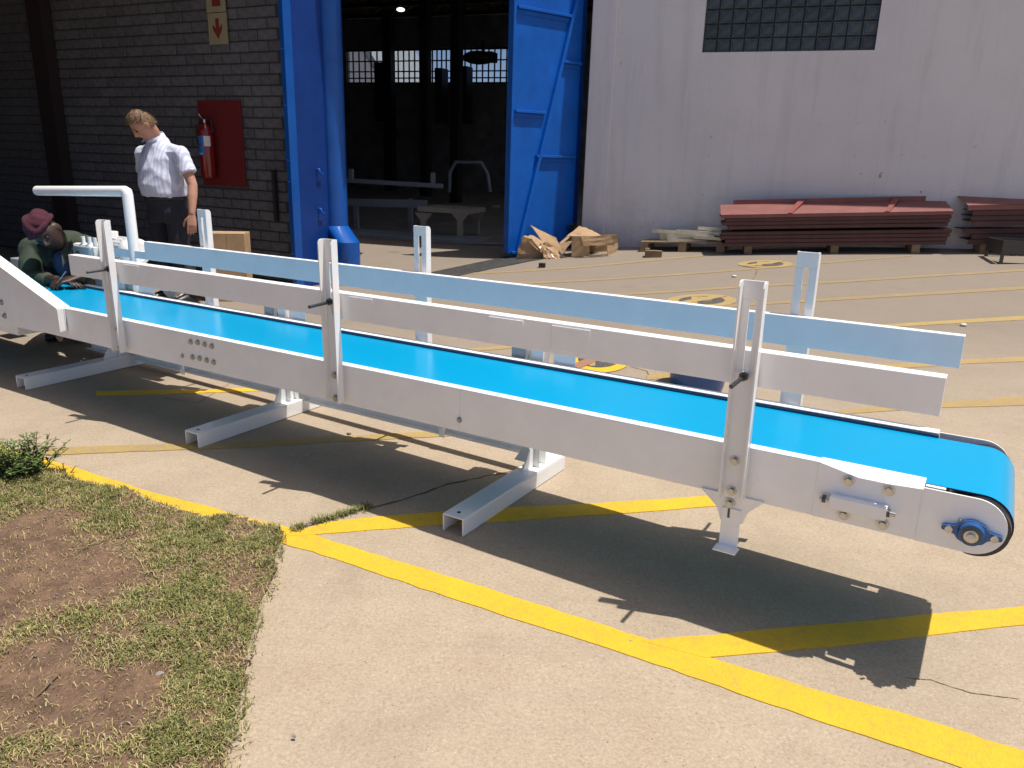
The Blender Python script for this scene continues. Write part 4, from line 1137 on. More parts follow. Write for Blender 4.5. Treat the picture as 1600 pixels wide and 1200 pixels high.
# cross feet with columns
for s, e in ((4.60, 0), (3.055, 0), (1.512, 0)):
    def FF(a, v, z):
        p = F(s + a, v, 0); return Vector((p.x, p.y, z))
    m1 = MB(); hw = .048; th = .006
    m1.box((-hw, -.055, .069), (hw, .752, .075), FF); m1.box((-hw, -.055, .002), (-hw + th, .752, .069), FF); m1.box((hw - th, -.055, .002), (hw, .752, .069), FF)
    ft = m1.build('cross_foot', M_WHITE, conv, bevel=.004)
    q = FF(0, -.015, .0752)
    MB().tube([q, q + Vector((0, 0, .0012))], .0075, 10).build('fixing_hole', M_BLACK, ft)
    ztop = F(s, .6, .05).z
    m1 = MB(); c0, c1 = .54, .60
    m1.box((-.03, c0, .0755), (.03, c0 + .006, ztop), FF); m1.box((-.03, c1 - .006, .0755), (.03, c1, ztop), FF); m1.box((-.003, c0 + .006, .0755), (.003, c1 - .006, ztop), FF)
    m1.build('column', M_WHITE, conv, bevel=.0015)
    for z0_, sg in ((.0755, 1),):
        m1 = MB(); m1.prism([FF(-.003, c0, .0755), FF(-.003, c0 - .09, .0755), FF(-.003, c0 - .085, .09), FF(-.003, c0, .22)], FF(.003, 0, 0) - FF(-.003, 0, 0)); m1.build('gusset', M_WHITE, conv)
        m1 = MB(); m1.prism([FF(.03, c0 + .02, .0755), FF(.11, c0 + .02, .0755), FF(.03, c0 + .02, .20)], FF(0, .006, 0) - FF(0, 0, 0)); m1.build('gusset', M_WHITE, conv)
    # head plates that carry the frame on the far side
    m1 = MB(); m1.box((-.185, .530, -.10), (-.085, .535, .062), lambda a, v, w: F(s + a, v, w)); m1.build('head_plate', M_WHITE, conv)
    m1 = MB(); m1.box((.055, .53, -.10), (.12, .60, .07), lambda a, v, w: F(s + a, v, w)); m1.build('head_box', M_GREY, conv)
    m1 = MB(); m1.prism([F(s + .05, .56, -.03), F(s + .05, .56, .025), F(s - .0, .56, .055), F(s - .02, .56, .055), F(s - .02, .56, -.03)], CV * .006); m1.build('head_gusset', M_WHITE, conv)
    MB().tube([F(s - .045, .55, .05), F(s - .045, .60, .05)], .009, 8).build('head_bolt', M_STEEL, conv)

# feed-end skirt (near side) and far side
def skirt(v, out):
    m_ = MB()
    pts = [(4.115, -.125), (4.115, .0), (4.86, .25), (5.9, .25), (5.9, -.166), (4.45, -.166)]
    m_.prism([F(s, v, w) for s, w in pts], CV * (out * .004)); return m_
sk = skirt(-.0045, -1).build('feed_skirt', M_WSATIN, conv, bevel=.001)
m1 = MB()
ln = [(4.125, -.125), (4.125, .0), (4.87, .25), (5.9, .25)]
for (sA, wA), (sB, wB) in zip(ln[:-1], ln[1:]):
    d = Vector((sB - sA, wB - wA, 0)).normalized(); nn = Vector((-d.y, d.x, 0)) * .006
    m1.hexa([F(sA, -.042, wA), F(sB, -.042, wB), F(sB, .03 if wA >= 0 else -.0045, wB), F(sA, .03 if wA >= 0 else -.0045, wA), F(sA + nn.x, -.042, wA + nn.y), F(sB + nn.x, -.042, wB + nn.y), F(sB + nn.x, .03 if wA >= 0 else -.0045, wB + nn.y), F(sA + nn.x, .03 if wA >= 0 else -.0045, wA + nn.y)])
m1.build('skirt_flange', M_WHITE, conv)
for x, y in ((5, 472), (10, 493)):
    s, w = cv(x, y, 0); bolt(s, w, -.009, 1.2)
m1 = MB(); m1.box((4.80, -.012, -.11), (5.2, -.0088, .02), F); m1.build('skirt_plate', M_WSATIN, conv, bevel=.001)
m1 = MB(); m1.box((4.72, .03, -.235), (4.95, .45, -.17), F); m1.build('drive_cover', M_WSATIN, conv, bevel=.003)
s_, w_ = cv(94, 521, .05)
MB().tube([F(s_, .04, w_), F(s_, .10, w_)], .045, 20).build('return_roller', M_RUB, conv)
# drive unit on the far side
mt = MB()
MB().box((4.02, .545, .03), (4.80, .80, .045), F).build('motor_shelf', M_WHITE, conv, bevel=.002)
ms_, mw_ = cv(188, 391, .70); c = F(ms_, .70, mw_)
A1 = CU
m1 = MB().tube([c - A1 * .19, c - A1 * .185, c - A1 * .10, c - A1 * .095, c + A1 * .12, c + A1 * .16], [.06, .085, .085, .075, .075, .05], 26); mo = m1.build('motor', M_WHITE, conv)
m1 = MB()
for k in range(22):
    a = 2 * math.pi * k / 22; d = CV * math.cos(a) + CW * math.sin(a); t_ = CV * -math.sin(a) + CW * math.cos(a)
    p = c + d * .074
    m1.hexa([p - A1 * .09 - t_ * .003, p + A1 * .11 - t_ * .003, p + A1 * .11 + t_ * .003, p - A1 * .09 + t_ * .003, p - A1 * .09 - t_ * .002 + d * .014, p + A1 * .11 - t_ * .002 + d * .014, p + A1 * .11 + t_ * .002 + d * .014, p - A1 * .09 + t_ * .002 + d * .014])
m1.build('cooling_fins', M_WHITE, mo)
MB().box((ms_ + .0, .62, mw_ + .075), (ms_ + .10, .70, mw_ + .12), F).build('terminal_box', M_WHITE, conv, bevel=.005)
for s in (ms_ + .14, ms_ + .2, ms_ + .27):
    MB().tube([F(s, .62, mw_ + .02), F(s, .62, mw_ + .075)], .013, 8).build('cable_gland', M_WHITE, conv)
MB().box((ms_ + .17, .60, mw_ - .07), (ms_ + .42, .76, mw_ + .03), F).build('gearbox', M_WHITE, conv, bevel=.02)
MB().box((ms_ - .1, .61, mw_ - .12), (ms_ + .3, .79, mw_ - .09), F).build('motor_pedestal', M_WHITE, conv)
MB().box((4.02, .545, .2), (4.62, .55, .245), F).build('guard_rail', M_WHITE, conv, bevel=.002)
MB().box((4.30, .535, -.05), (4.62, .54, .10), F).build('guard_plate', M_GREY, conv)
MB().box((4.13, .532, -.04), (4.27, .538, .12), F).build('guard_plate', M_WHITE, conv)
MB().tube([F(4.02, .56, .06), F(4.02, .60, .06)], .07, 24).build('guard_disc', M_GREY, conv)
# bent tube mast
sb2, wb2 = cv(217, 457, .56); st2, wt2 = cv(198, 299, .56); sl2, wl2 = cv(58, 298, .56)
pts = [F(sb2, .56, -.1), F(sb2, .56, .0), F(st2, .56, wt2 - .02), F(st2 + .004, .56, wt2 - .004), F(st2 + .02, .56, wt2), F(sl2, .56, wl2)]
MB().tube(pts, .031, 20).build('tube_mast', M_WHITE, conv)
# e-stop box on the far side of the feed end
s_, w_ = cv(32, 413, .62)
eb = MB().box((s_ - .045, .60, w_ - .05), (s_ + .1, .68, w_ + .04), F).build('switch_box', M_GREY, conv, bevel=.006)
MB().tube([F(s_ - .02, .599, w_ - .005), F(s_ - .02, .595, w_ - .005)], .010, 12).build('switch_button', M_BLACK, eb)
MB().box((s_ - .03, .55, w_ - .13), (s_ + .16, .68, w_ - .12), F).build('switch_shelf', M_WHITE, conv)
# woven guard under the feed end
mg = MB()
def fr_g(a, v, w): return F(5.15 + a, .56 + v, -.33 + w)
for k in range(16):
    mg.box((-.36, .004 + k * .018, 0), (.32, .012 + k * .018, .004), fr_g)
for k in range(26):
    mg.box((-.36 + k * .027, 0, .004), (-.352 + k * .027, .29, .008), fr_g)
o = mg.build('mesh_guard', M_GREY, conv); o['kind'] = 'stuff'

# screws and a pen lying on the belt
for k, (x, y) in enumerate(((73, 444), (73, 450), (75, 458), (92, 449), (97, 452), (103, 449), (88, 451))):
    p = on(x, y, F(0, 0, PC_W + PR_ + .004), CW); a = random.uniform(0, 3)
    d = CU * math.cos(a) + CV * math.sin(a)
    m1 = MB().tube([p - d * .016, p + d * .012], .004, 6); m1.tube([p + d * .012, p + d * .02], .008, 6)
    tag(m1.build('loose_bolt', M_STEEL, base=p), 'small shiny bolt lying loose on the blue belt by the crouching man', 'bolt', 'loose bolts on the belt')
p, q = on(103, 449, F(0, 0, PC_W + PR_ + .006), CW), on(134, 451, F(0, 0, PC_W + PR_ + .006), CW)
tag(MB().tube([p, q], .005, 8).build('threaded_rod', M_DSTEEL, base=p), 'thin dark rod lying on the blue belt beside the loose bolts', 'rod')

# ================================================================== YARD THINGS
# tall carton behind the standing man
bp_ = at(358, 469, 7.05); bp_.z = 0
car = thing('cardboard_carton', bp_, 'tall brown cardboard carton with tape standing by the brick wall', 'box')
def frame_at(o_, ang):
    a = Vector((math.cos(ang), math.sin(ang), 0)); b = Vector((-a.y, a.x, 0))
    return lambda x, y, z: o_ + a * x + b * y + Vector((0, 0, z))
zt_c = at(358, 366, 7.05).z
fc = frame_at(bp_, R(8))
MB().box((-.17, 0, 0), (.175, .26, zt_c), fc).build('carton_body', M_CARD, car, bevel=.004)
MB().box((.02, -.002, 0.02), (.06, -.0005, zt_c - .001), fc).build('tape', M_TAPE, car)
MB().box((-.168, .12, zt_c), (.173, .16, zt_c + .0015), fc).build('tape', M_TAPE, car)
MB().prism([fc(-.17, 0, zt_c + .001), fc(.175, 0, zt_c + .001), fc(.17, .13, zt_c + .008), fc(-.165, .13, zt_c + .008)], (0, 0, .003)).build('flap', M_CARD, car)
pp = gp(262, 470); m1 = MB(); f0 = frame_at(pp, R(20)); m1.box((-.12, -.02, .0), (.16, .25, .012), f0); tag(m1.build('steel_offcut', M_WSATIN, base=pp), 'flat pale steel offcut on the ground by the man with grey hair', 'offcut')

# torn cardboard by the gate
def sheet(name, pts, m, parent, th=.006, sub=3, crumple=.0):
    bm = bmesh.new(); vv = [bm.verts.new(p) for p in pts]; bm.faces.new(vv)
    bmesh.ops.triangulate(bm, faces=bm.faces[:])
    bmesh.ops.subdivide_edges(bm, edges=bm.edges[:], cuts=sub, use_grid_fill=True)
    for v in bm.verts:
        v.co += Vector((random.uniform(-1, 1), random.uniform(-1, 1), random.uniform(-.6, 1))) * crumple
    me = bpy.data.meshes.new(name); b = root_loc(parent)
    for v in bm.verts: v.co -= b
    bm.to_mesh(me); bm.free(); me.materials.append(m)
    o = bpy.data.objects.new(name, me); COL.objects.link(o); o.parent = parent
    md = o.modifiers.new('thick', 'SOLIDIFY'); md.thickness = th
    return o
Yc = gp(850, 404).y
def a2(x, y, dy=0): return at(x, y, Yc + dy)
cb = thing('torn_carton', gp(850, 404), 'torn open brown carton with raised flap beside the blue gate', 'box')
sheet('side_panel', [a2(806, 404), a2(816, 370), a2(830, 373), a2(858, 404, .05)], M_CARD, cb, crumple=.008)
sheet('top_panel', [a2(816, 370), a2(833, 368, .25), a2(880, 398, .25), a2(850, 402)], M_CARD, cb, crumple=.01)
sheet('raised_flap', [a2(828, 352, .3), a2(834, 355, .34), a2(868, 372, .4), a2(884, 398, .3), a2(848, 378, .25)], M_CARD, cb, crumple=.006)
sheet('plastic_wrap', [a2(842, 382, -.02), a2(852, 380, .05), a2(886, 402, .0), a2(868, 407, -.1), a2(848, 404, -.05)], M_TAPE, cb, th=.002, sub=5, crumple=.02)
Yb = gp(930, 401).y
def b2(x, y, dy=0): return at(x, y, Yb + dy)
cb2 = thing('fallen_carton', gp(930, 401), 'open cardboard carton on its side with dark opening by the wall', 'box')
sheet('front_panel', [b2(893, 401), b2(893, 369), b2(921, 369), b2(921, 401)], M_CARD, cb2, crumple=.003)
sheet('front_flap', [b2(908, 370, -.04), b2(953, 367, -.04), b2(960, 383, -.06), b2(911, 384, -.06)], M_CARD, cb2, crumple=.005)
sheet('sill_flap', [b2(921, 398), b2(950, 397), b2(951, 401), b2(921, 402)], M_CARD, cb2, crumple=.002)
sheet('end_panel', [b2(948, 384), b2(965, 380, .35), b2(965, 394, .35), b2(949, 401)], M_CARD, cb2, crumple=.003)
sheet('back_panel', [b2(893, 398, .38), b2(893, 366, .38), b2(965, 366, .38), b2(965, 394, .38)], M_CARD, cb2, crumple=.003)
sheet('top_flap', [b2(885, 370, .1), b2(905, 354, .42), b2(925, 360, .45), b2(945, 372, .3), b2(921, 370, .0)], M_CARD, cb2, crumple=.008)
sheet('left_flap', [b2(874, 380, .15), b2(895, 362, .4), b2(908, 358, .42), b2(893, 378, .05), b2(880, 396, .0)], M_CARD, cb2, crumple=.006)
weed(gp(900, 391) + Vector((.0, .25, .0)), 9, .42, .55, 'green weed growing at the foot of the gate behind the carton', leaf=.11, up=.5)
p = gp(847, 418); m1 = MB().box((-.04, -.03, 0), (.04, .03, .055), frame_at(p, R(-10))); tag(m1.build('rubber_block', M_RUB, base=p, bevel=.006), 'small black block on the yard in front of the torn carton', 'block')
p = gp(1020, 402); fw_ = frame_at(p, R(-12)); m1 = MB().box((-.10, -.03, 0), (.11, .05, .085), fw_); m1.box((-.105, .052, 0), (-.05, .12, .1), fw_); tag(m1.build('wood_block', M_WOOD, base=p, bevel=.004), 'short block of wood in front of the pallet', 'block')

# pallet with cream bars
pl0, pl1 = gp(1000, 393.5), gp(1131, 394.5)
pd = (pl1 - pl0); pd.z = 0; pL = pd.length; ang = math.atan2(pd.y, pd.x)
fp = lambda x, y, z: pl0 + pd.normalized() * x + Vector((-pd.normalized().y, pd.normalized().x, 0)) * y + Vector((0, 0, z)) + Vector((0, 0, (pl1.z - pl0.z) * x / pL))
pal = thing('wooden_pallet', pl0.lerp(pl1, .5), 'wooden pallet loaded with cream steel bars against the white wall', 'pallet')
PD = .34
for x0 in (0, pL * .46, pL - .1):
    for y0 in (0, PD - .1): MB().box((x0, y0, .0), (x0 + .1, y0 + .1, .085), fp).build('block', M_WOOD, pal)
for k in range(7): MB().box((-.005, k * PD / 6.6, .115), (pL + .005, k * PD / 6.6 + .065, .135), fp).build('board', M_WOOD, pal)
for x0 in (0, pL * .46, pL - .1): MB().box((x0, 0, .0855), (x0 + .1, PD, .1145), fp).build('bearer', M_WOOD, pal)
for k in range(17):
    x0 = random.uniform(.1, pL * .72); y0 = .0 + PD * .5 * random.random(); l = random.uniform(.45, .9) * pL * .62; a = random.uniform(-.12, .16)
    z = .137 + .034 * (k // 4); o_ = fp(x0, y0, z); f_ = frame_at(o_, ang + a)
    if x0 + l > pL + .05: l = pL + .05 - x0
    m1 = MB().box((0, 0, 0), (l, .06, .008), f_); m1.box((0, 0, .0081), (l, .008, .04), f_)
    tag(m1.build('steel_bar', M_CREAM, base=o_), 'cream painted steel angle bar lying loose on the pallet', 'bar', 'cream steel bars on the pallet')
o_ = fp(.2, .2, .14); m1 = MB(); f_ = frame_at(o_, ang)
m1.prism([f_(0, 0, 0), f_(0, 0, .09), f_(.02, 0, .12), f_(.18, 0, .12), f_(.2, 0, .09), f_(.2, 0, 0)], f_(0, .12, 0) - f_(0, 0, 0)); tag(m1.build('steel_bracket', M_CREAM, base=o_, bevel=.004), 'cream bent steel bracket standing on the left of the pallet', 'bracket')

# stacks of red oxide steel
def red_stack(pxl, pxr, name_l, n_low, n_up, zt_px, straps, seed, group, endpx=None):
    rnd = random.Random(seed)
    A, Bq = gp(*pxl), gp(*pxr); d = Bq - A; L0 = d.length; d.normalize(); n = Vector((-d.y, d.x, 0)).normalized(); upv = d.cross(n); upv = upv if upv.z > 0 else -upv
    fr = lambda x, y, z: A + d * x + n * y + upv * z
    top = (on(zt_px[0], zt_px[1], A, n) - A).dot(upv)
    D = .36
    names = ['topmost', 'second from top', 'third from top', 'fourth from top', 'fifth from top', 'sixth from top', 'seventh from top', 'eighth from top', 'lowest']
    total = n_low + n_up; zb_ = .11; gap = .03
    hh = (top - zb_ - gap) / total
    for y0 in (.06, .25):
        for x0 in (L0 * .12, L0 * .8):
            pass
    for k, x0 in enumerate((L0 * .1, L0 * .5, L0 * .86)):
        o_ = fr(x0, .03, 0)
        m1 = MB().box((x0, .04, -.02), (x0 + .09, D - .02, zb_ - .002), fr)
        tag(m1.build('timber_bearer', M_WOOD, base=o_), f'timber bearer under the {name_l} red stack, {["left", "middle", "right"][k]} one', 'timber')
    for k in range(total):
        z = zb_ + k * hh + (gap if k >= n_low else 0)
        j0, j1 = rnd.uniform(-.05, .06), rnd.uniform(-.06, .05); y0 = rnd.uniform(-.012, .012) + (-.02 if k >= n_low else 0.01)
        last = k == total - 1
        if last: j0, j1, y0 = -.05, .03, -.03
        m1 = MB(); th = .006
        q0 = z + hh - .004
        m1.box((j0, y0, z), (L0 + j1, y0 + th, q0 - .001), fr)
        tilt = .10 if last else .0
        m1.hexa([fr(j0, y0, q0 - th), fr(L0 + j1, y0, q0 - th), fr(L0 + j1, y0 + D, q0 - th + tilt), fr(j0, y0 + D, q0 - th + tilt), fr(j0, y0, q0), fr(L0 + j1, y0, q0), fr(L0 + j1, y0 + D, q0 + tilt), fr(j0, y0 + D, q0 + tilt)])
        m1.box((j0, y0 + D - th, z), (L0 + j1, y0 + D, q0 - .008), fr)
        if last: m1.box((j0 + .16, y0 + D - .002, q0 + tilt - .02), (L0 + j1 - .03, y0 + D + .006, q0 + tilt + .055), fr)
        m1.box((j0 + .002, y0 + th + .001, z), (L0 + j1 - .002, y0 + .03, z + .004), fr)
        b_ = fr(L0 / 2, y0, z)
        if last:
            root = thing('red_steel_channel', b_, f'red oxide steel channel, {names[0]} of the {name_l} stack by the white wall', 'steel channel', group)
            m1.build('channel', M_OXLIT, root)
            for sx in straps:
                x0 = sx * L0
                MB().hexa([fr(x0, y0 - .004, q0 + .001), fr(x0 + .05, y0 - .004, q0 + .001), fr(x0 + .24, y0 + D, q0 + tilt + .03), fr(x0 + .16, y0 + D, q0 + tilt + .03), fr(x0, y0 - .004, q0 + .010), fr(x0 + .05, y0 - .004, q0 + .010), fr(x0 + .24, y0 + D, q0 + tilt + .045), fr(x0 + .16, y0 + D, q0 + tilt + .045)]).build('clip', M_OXCLIP, root)
        else:
            o_ = m1.build('red_steel_channel', M_OXSHADE, base=b_)
            tag(o_, f'red oxide steel channel, {names[total - 1 - k]} of the {name_l} stack by the white wall', 'steel channel', group)
    return fr, L0
fr1, L1 = red_stack((1130, 399), (1476, 397), 'long', 4, 4, (1300, 332), (.29, .72), 3, 'red steel channels of the long stack')
fr2, L2 = red_stack((1508, 397), (1760, 394), 'right hand', 3, 4, (1560, 319), (), 5, 'red steel channels of the right stack')

# black crate at the right edge
cp = gp(1561, 413); crt = thing('plastic_crate', cp, 'black plastic crate on the yard at the right edge of the photo', 'crate')
fk = frame_at(cp, R(-6))
M_CRT = mat('crate_plastic', (.05, .045, .04), .5)
crh = .26
for y0 in (0, .36):
    for z0_, z1_ in ((.0, .02), (.115, .26)): MB().box((.0 if y0 == 0 else .0, y0, z0_), (.6, y0 + .015, z1_), fk).build('side_wall', M_CRT, crt)
    for x0 in (0, .28, .56): MB().box((x0, y0 + .001, .0205), (x0 + .035, y0 + .014, .1145), fk).build('slat', M_CRT, crt)
MB().box((0, .0155, 0), (.015, .3595, .02), fk).build('end_rail', M_CRT, crt); MB().box((0, .0155, .115), (.015, .3595, .26), fk).build('end_wall', M_CRT, crt)
MB().box((.585, .0155, .0), (.6, .3595, .26), fk).build('end_wall', M_CRT, crt)
MB().box((.0155, .0155, .0), (.5845, .3595, .012), fk).build('floor', M_CRT, crt)

# blue tub behind the conveyor
tb = gp(1088, 606); tub = thing('blue_tub', tb, 'round blue plastic tub standing behind the conveyor', 'tub')
r1 = (at(1131, 585, tb.y) - at(1040, 575, tb.y)).length / 2
ztub = at(1085, 536, tb.y + r1).z
MB().tube([tb, tb + up * .03, tb + up * ztub * .9, tb + up * ztub], [r1 * .84, r1 * .9, r1 * 1.0, r1 * 1.04], 36, True).build('shell', M_TUB, tub)
MB().tube([tb + up * (ztub * .62), tb + up * (ztub * .65)], r1 * .985, 36).build('rib', M_TUB, tub)
MB().tube([tb + up * (ztub - .012), tb + up * (ztub + .006)], r1 * 1.07, 36, True).build('rim', M_TUB, tub)

# small litter
def litter(px, r, m, name, label, cat):
    p = gp(*px); tag(MB().ball(p + up * r * .4, (r, r * .8, r * .4), 8, 5).build(name, m, base=p), label, cat)
litter((480, 712), .010, M_STEEL, 'washer', 'small metal washer on the shaded slab between the cross feet', 'washer')
litter((545, 679), .012, M_DSTEEL, 'dropped_bolt', 'small dark bolt on the slab beside the yellow line in shadow stripes', 'bolt')
litter((1147, 433), .03, M_LWHITE, 'paper_scrap', 'white paper scrap on the yard near the near post top', 'paper')
litter((1505, 509.5), .03, M_LWHITE, 'paper_scrap', 'crumpled white paper on the yard beyond the far rail end', 'paper')
litter((1082, 1010), .006, M_STONE, 'pebble', 'pale pebble on the wide yellow line near the shadow', 'pebble')
litter((985, 1003), .006, M_STONE, 'pebble', 'grey pebble on the yellow line left of the junction', 'pebble')

# ================================================================== PEOPLE
def loft(mb, rings, n=22, cap=True):
    """rings: (centre, half-axis a, half-axis b)"""
    vs = []
    for c, a, b in rings:
        for k in range(n):
            t = 2 * math.pi * k / n; vs.append(Vector(c) + Vector(a) * math.cos(t) + Vector(b) * math.sin(t))
    fs = []
    for i in range(len(rings) - 1):
        for k in range(n): fs.append((i * n + k, i * n + (k + 1) % n, (i + 1) * n + (k + 1) % n, (i + 1) * n + k))
    if cap: fs += [tuple(range(n - 1, -1, -1)), tuple(range((len(rings) - 1) * n, len(rings) * n))]
    return mb.add(vs, fs, True)
def limb(mb, pts, rs, n=16):
    mb.tube(pts, rs, n)
    for p, r in zip(pts, rs): mb.ball(p, r * .99, 14, 8)
    return mb
def remeshed(mb, name, m, parent, vox=.006, smooth=6, disp=None):
    o = mb.build(name, m, parent)
    md = o.modifiers.new('v', 'REMESH'); md.mode = 'VOXEL'; md.voxel_size = vox; md.use_smooth_shade = True
    sm = o.modifiers.new('s', 'SMOOTH'); sm.iterations = smooth; sm.factor = .5
    dg = bpy.context.evaluated_depsgraph_get(); dg.update()
    me = bpy.data.meshes.new_from_object(o.evaluated_get(dg))
    o.modifiers.clear(); old = o.data; o.data = me
    if not me.materials: me.materials.append(m)
    if disp:
        n = len(me.vertices); co = np.empty(n * 3, np.float32); me.vertices.foreach_get('co', co); co = co.reshape(-1, 3)
        no = np.empty(n * 3, np.float32); me.vertices.foreach_get('normal', no); no = no.reshape(-1, 3)
        co += no * disp(co + np.array(root_loc(parent)))[:, None]
        me.vertices.foreach_set('co', co.ravel())
    me.polygons.foreach_set('use_smooth', [True] * len(me.polygons))
    return o
def head_frame(fwd, crown):
    y = Vector(fwd).normalized(); z = Vector(crown); z = (z - y * z.dot(y)).normalized(); x = y.cross(z)
    return x, y, z
def g2(a, b, sa, sb): return math.exp(-(a / sa) ** 2 - (b / sb) ** 2)
def head(mb, c, fr, k=1.0):
    x, y, z = fr; c = Vector(c)
    def fn(d, q):
        px_, py_, pz_ = d.x * .074, d.y * .094, d.z * .118
        if d.z < 0:
            px_ *= 1 - .30 * (-d.z) ** 1.3; py_ = py_ * (1 - .18 * (-d.z)) + .016 * (-d.z)
        if d.y > 0:
            py_ += .026 * g2(d.x, d.z + .20, .13, .16) + .012 * g2(d.x, d.z + .05, .09, .2)        # nose
            py_ -= .010 * (g2(d.x - .40, d.z - .02, .2, .13) + g2(d.x + .40, d.z - .02, .2, .13))  # sockets
            py_ += .007 * g2(d.x, d.z - .22, .6, .1)                                               # brow
            py_ += .006 * g2(d.x, d.z + .50, .25, .07) - .005 * g2(d.x, d.z + .58, .3, .035) + .006 * g2(d.x, d.z + .65, .2, .06)   # lips
            py_ += .010 * g2(d.x, d.z + .90, .3, .15)                                              # chin
        return (x * px_ + y * py_ + z * pz_) * k
    mb.ball(c, 1, 48, 36, fn)
    for sx in (-1, 1):
        e = c + (x * sx * .075 - y * .008 - z * .012) * k
        mb.ball(e, 1, 14, 10, lambda d, q: (x * d.x * .010 + y * d.y * .019 + z * d.z * .032 + x * sx * max(0, -d.y) * .010) * k)
def hand(mb, wrist, dirv, palm, thumb, k=1.0, curl=.5):
    """dirv towards the fingertips, palm = palm normal, thumb = side of the thumb"""
    d = Vector(dirv).normalized(); p = Vector(palm); p = (p - d * p.dot(d)).normalized(); t = d.cross(p); t = t if t.dot(Vector(thumb)) > 0 else -t
    w = Vector(wrist)
    loft(mb, [(w - d * .03 * k, t * .027 * k, p * .019 * k), (w + d * .0 * k, t * .029 * k, p * .018 * k), (w + d * .045 * k, t * .039 * k, p * .016 * k), (w + d * .09 * k, t * .040 * k, p * .013 * k)], 16)
    for i, (off, ln) in enumerate(((.030, .070), (.010, .080), (-.010, .074), (-.029, .058))):
        q = w + d * .086 * k + t * off * k; pts = [q - d * .02 * k, q]; a = 0
        for seg in (.45, .32, .27):
            a += curl * (.55 + .08 * i); dd = d * math.cos(a) + p * math.sin(a) + t * off * 1.2
            q = q + dd.normalized() * ln * seg * k; pts.append(q.copy())
        limb(mb, pts, [.0095 * k, .0095 * k, .0088 * k, .008 * k, .0066 * k], 10)
    q = w + d * .022 * k + t * .026 * k; pts = [q - t * .01 * k, q]
    for seg, (ad, at_, ap) in zip((.036, .032, .026), ((.62, .70, .3), (.82, .40, .4), (.92, .1, .45))):
        q = q + (d * ad + t * at_ + p * ap).normalized() * seg * k; pts.append(q.copy())
    limb(mb, pts, [.013 * k, .0135 * k, .0105 * k, .0095 * k, .0075 * k], 10)

def skin_mat(name, c, c2):
    m = mat(name, c, .5, col2=c2, vscale=22, spec=.4, bump=.04, bscale=160)
    N, L, b = nodes(m); b.inputs['Subsurface Weight'].default_value = .12; b.inputs['Subsurface Radius'].default_value = (.02, .008, .004); b.inputs['Subsurface Scale'].default_value = .3
    return m
M_SK1 = skin_mat('fair_skin', (.50, .28, .19), (.42, .205, .14))
M_SK2 = skin_mat('dark_skin', (.052, .026, .017), (.038, .019, .013))
M_HAIR = mat('sandy_grey_hair', (.23, .13, .065), .6, col2=(.12, .07, .038), vscale=60, bump=.5, bscale=180)
M_TRO = mat('navy_trousers', (.016, .018, .028), .8, var=.3, vscale=30, bump=.2, bscale=60)
M_JACK = mat('green_work_jacket', (.038, .052, .033), .85, var=.25, vscale=18, bump=.25, bscale=90)
M_HAT = mat('maroon_wool', (.068, .012, .025), .95, var=.25, vscale=30, bump=.5, bscale=220)
M_DENIM = mat('blue_shirt_cloth', (.05, .09, .19), .85, var=.3, vscale=30)
M_LEATH = mat('black_leather', (.016, .014, .013), .4)
M_EYE = mat('eye_dark', (.02, .016, .013), .5)
def striped():
    m = mat('striped_shirt_cotton', (.74, .76, .84), .85, bump=.12, bscale=60)
    N, L, b = nodes(m); tc = N.new('ShaderNodeTexCoord').outputs['Object']
    w = N.new('ShaderNodeTexWave'); w.wave_type = 'BANDS'; w.bands_direction = 'X'; w.inputs['Scale'].default_value = 13; w.inputs['Distortion'].default_value = .25
    mp = N.new('ShaderNodeMapping'); mp.inputs['Rotation'].default_value = (0, .12, .58); L.new(tc, mp.inputs['Vector']); L.new(mp.outputs[0], w.inputs['Vector'])
    L.new(mixn(N, L, ramp(N, L, w.outputs['Fac'], .45, .75), (.64, .66, .77), (.49, .52, .68)), b.inputs['Base Color'])
    return m
M_SHIRT = striped()

# ---- standing man
Y0 = 7.05
ft = gp(285, 476); 
man = thing('person', Vector((ft.x, ft.y, 0)), 'man with sandy grey hair in striped short sleeved shirt standing and looking down', 'person')
f1 = Vector((-.55, -.835, 0)).normalized(); l1 = Vector((.835, -.55, 0)).normalized()
def A_(x, y, dy=0.0): return at(x, y, Y0 + dy)
nk, hd = A_(243, 214, -.02), A_(223, 195.5, -.12)
fr1_ = head_frame(Vector((-.60, -.50, -.78)), Vector((-.50, -.40, .77)))
sL, eL, wL = A_(282, 240, -.10), A_(301, 290, -.16), A_(300, 333, -.24)
sR, eR, wR = A_(224, 241, .10), A_(229, 288, .22), A_(243, 318, .12)
body = MB(); head(body, hd, fr1_)
limb(body, [A_(250, 232), nk, hd - fr1_[1] * .025 - fr1_[2] * .05], [.062, .058, .056])
T = lambda c, rw, rd: (c, l1 * rw, f1 * rd)
loft(body, [T(A_(262, 330), .15, .12), T(A_(258, 300), .155, .13), T(A_(253, 262), .165, .14), T(A_(251, 240), .165, .115), T(A_(248, 226), .10, .075)])
limb(body, [A_(251, 236), sL, sL.lerp(eL, .5), eL, eL.lerp(wL, .35), wL], [.07, .055, .049, .041, .043, .028])
limb(body, [A_(251, 236), sR, sR.lerp(eR, .5), eR, wR], [.07, .055, .048, .04, .03])
hand(body, wL + (wL - eL).normalized() * .02, (wL - eL).normalized() + Vector((-.05, 0, -.6)), -l1 * .6 - f1 * .5, f1 * 1.0 - l1 * .25, 1.0, .30)
hand(body, wR, Vector((.3, -.2, -1)), l1, f1, 1.0, .3)
hL, hR = A_(275, 330, -.06), A_(248, 330, .06)
kL, kR = A_(284, 398, -.08), A_(254, 398, .04)
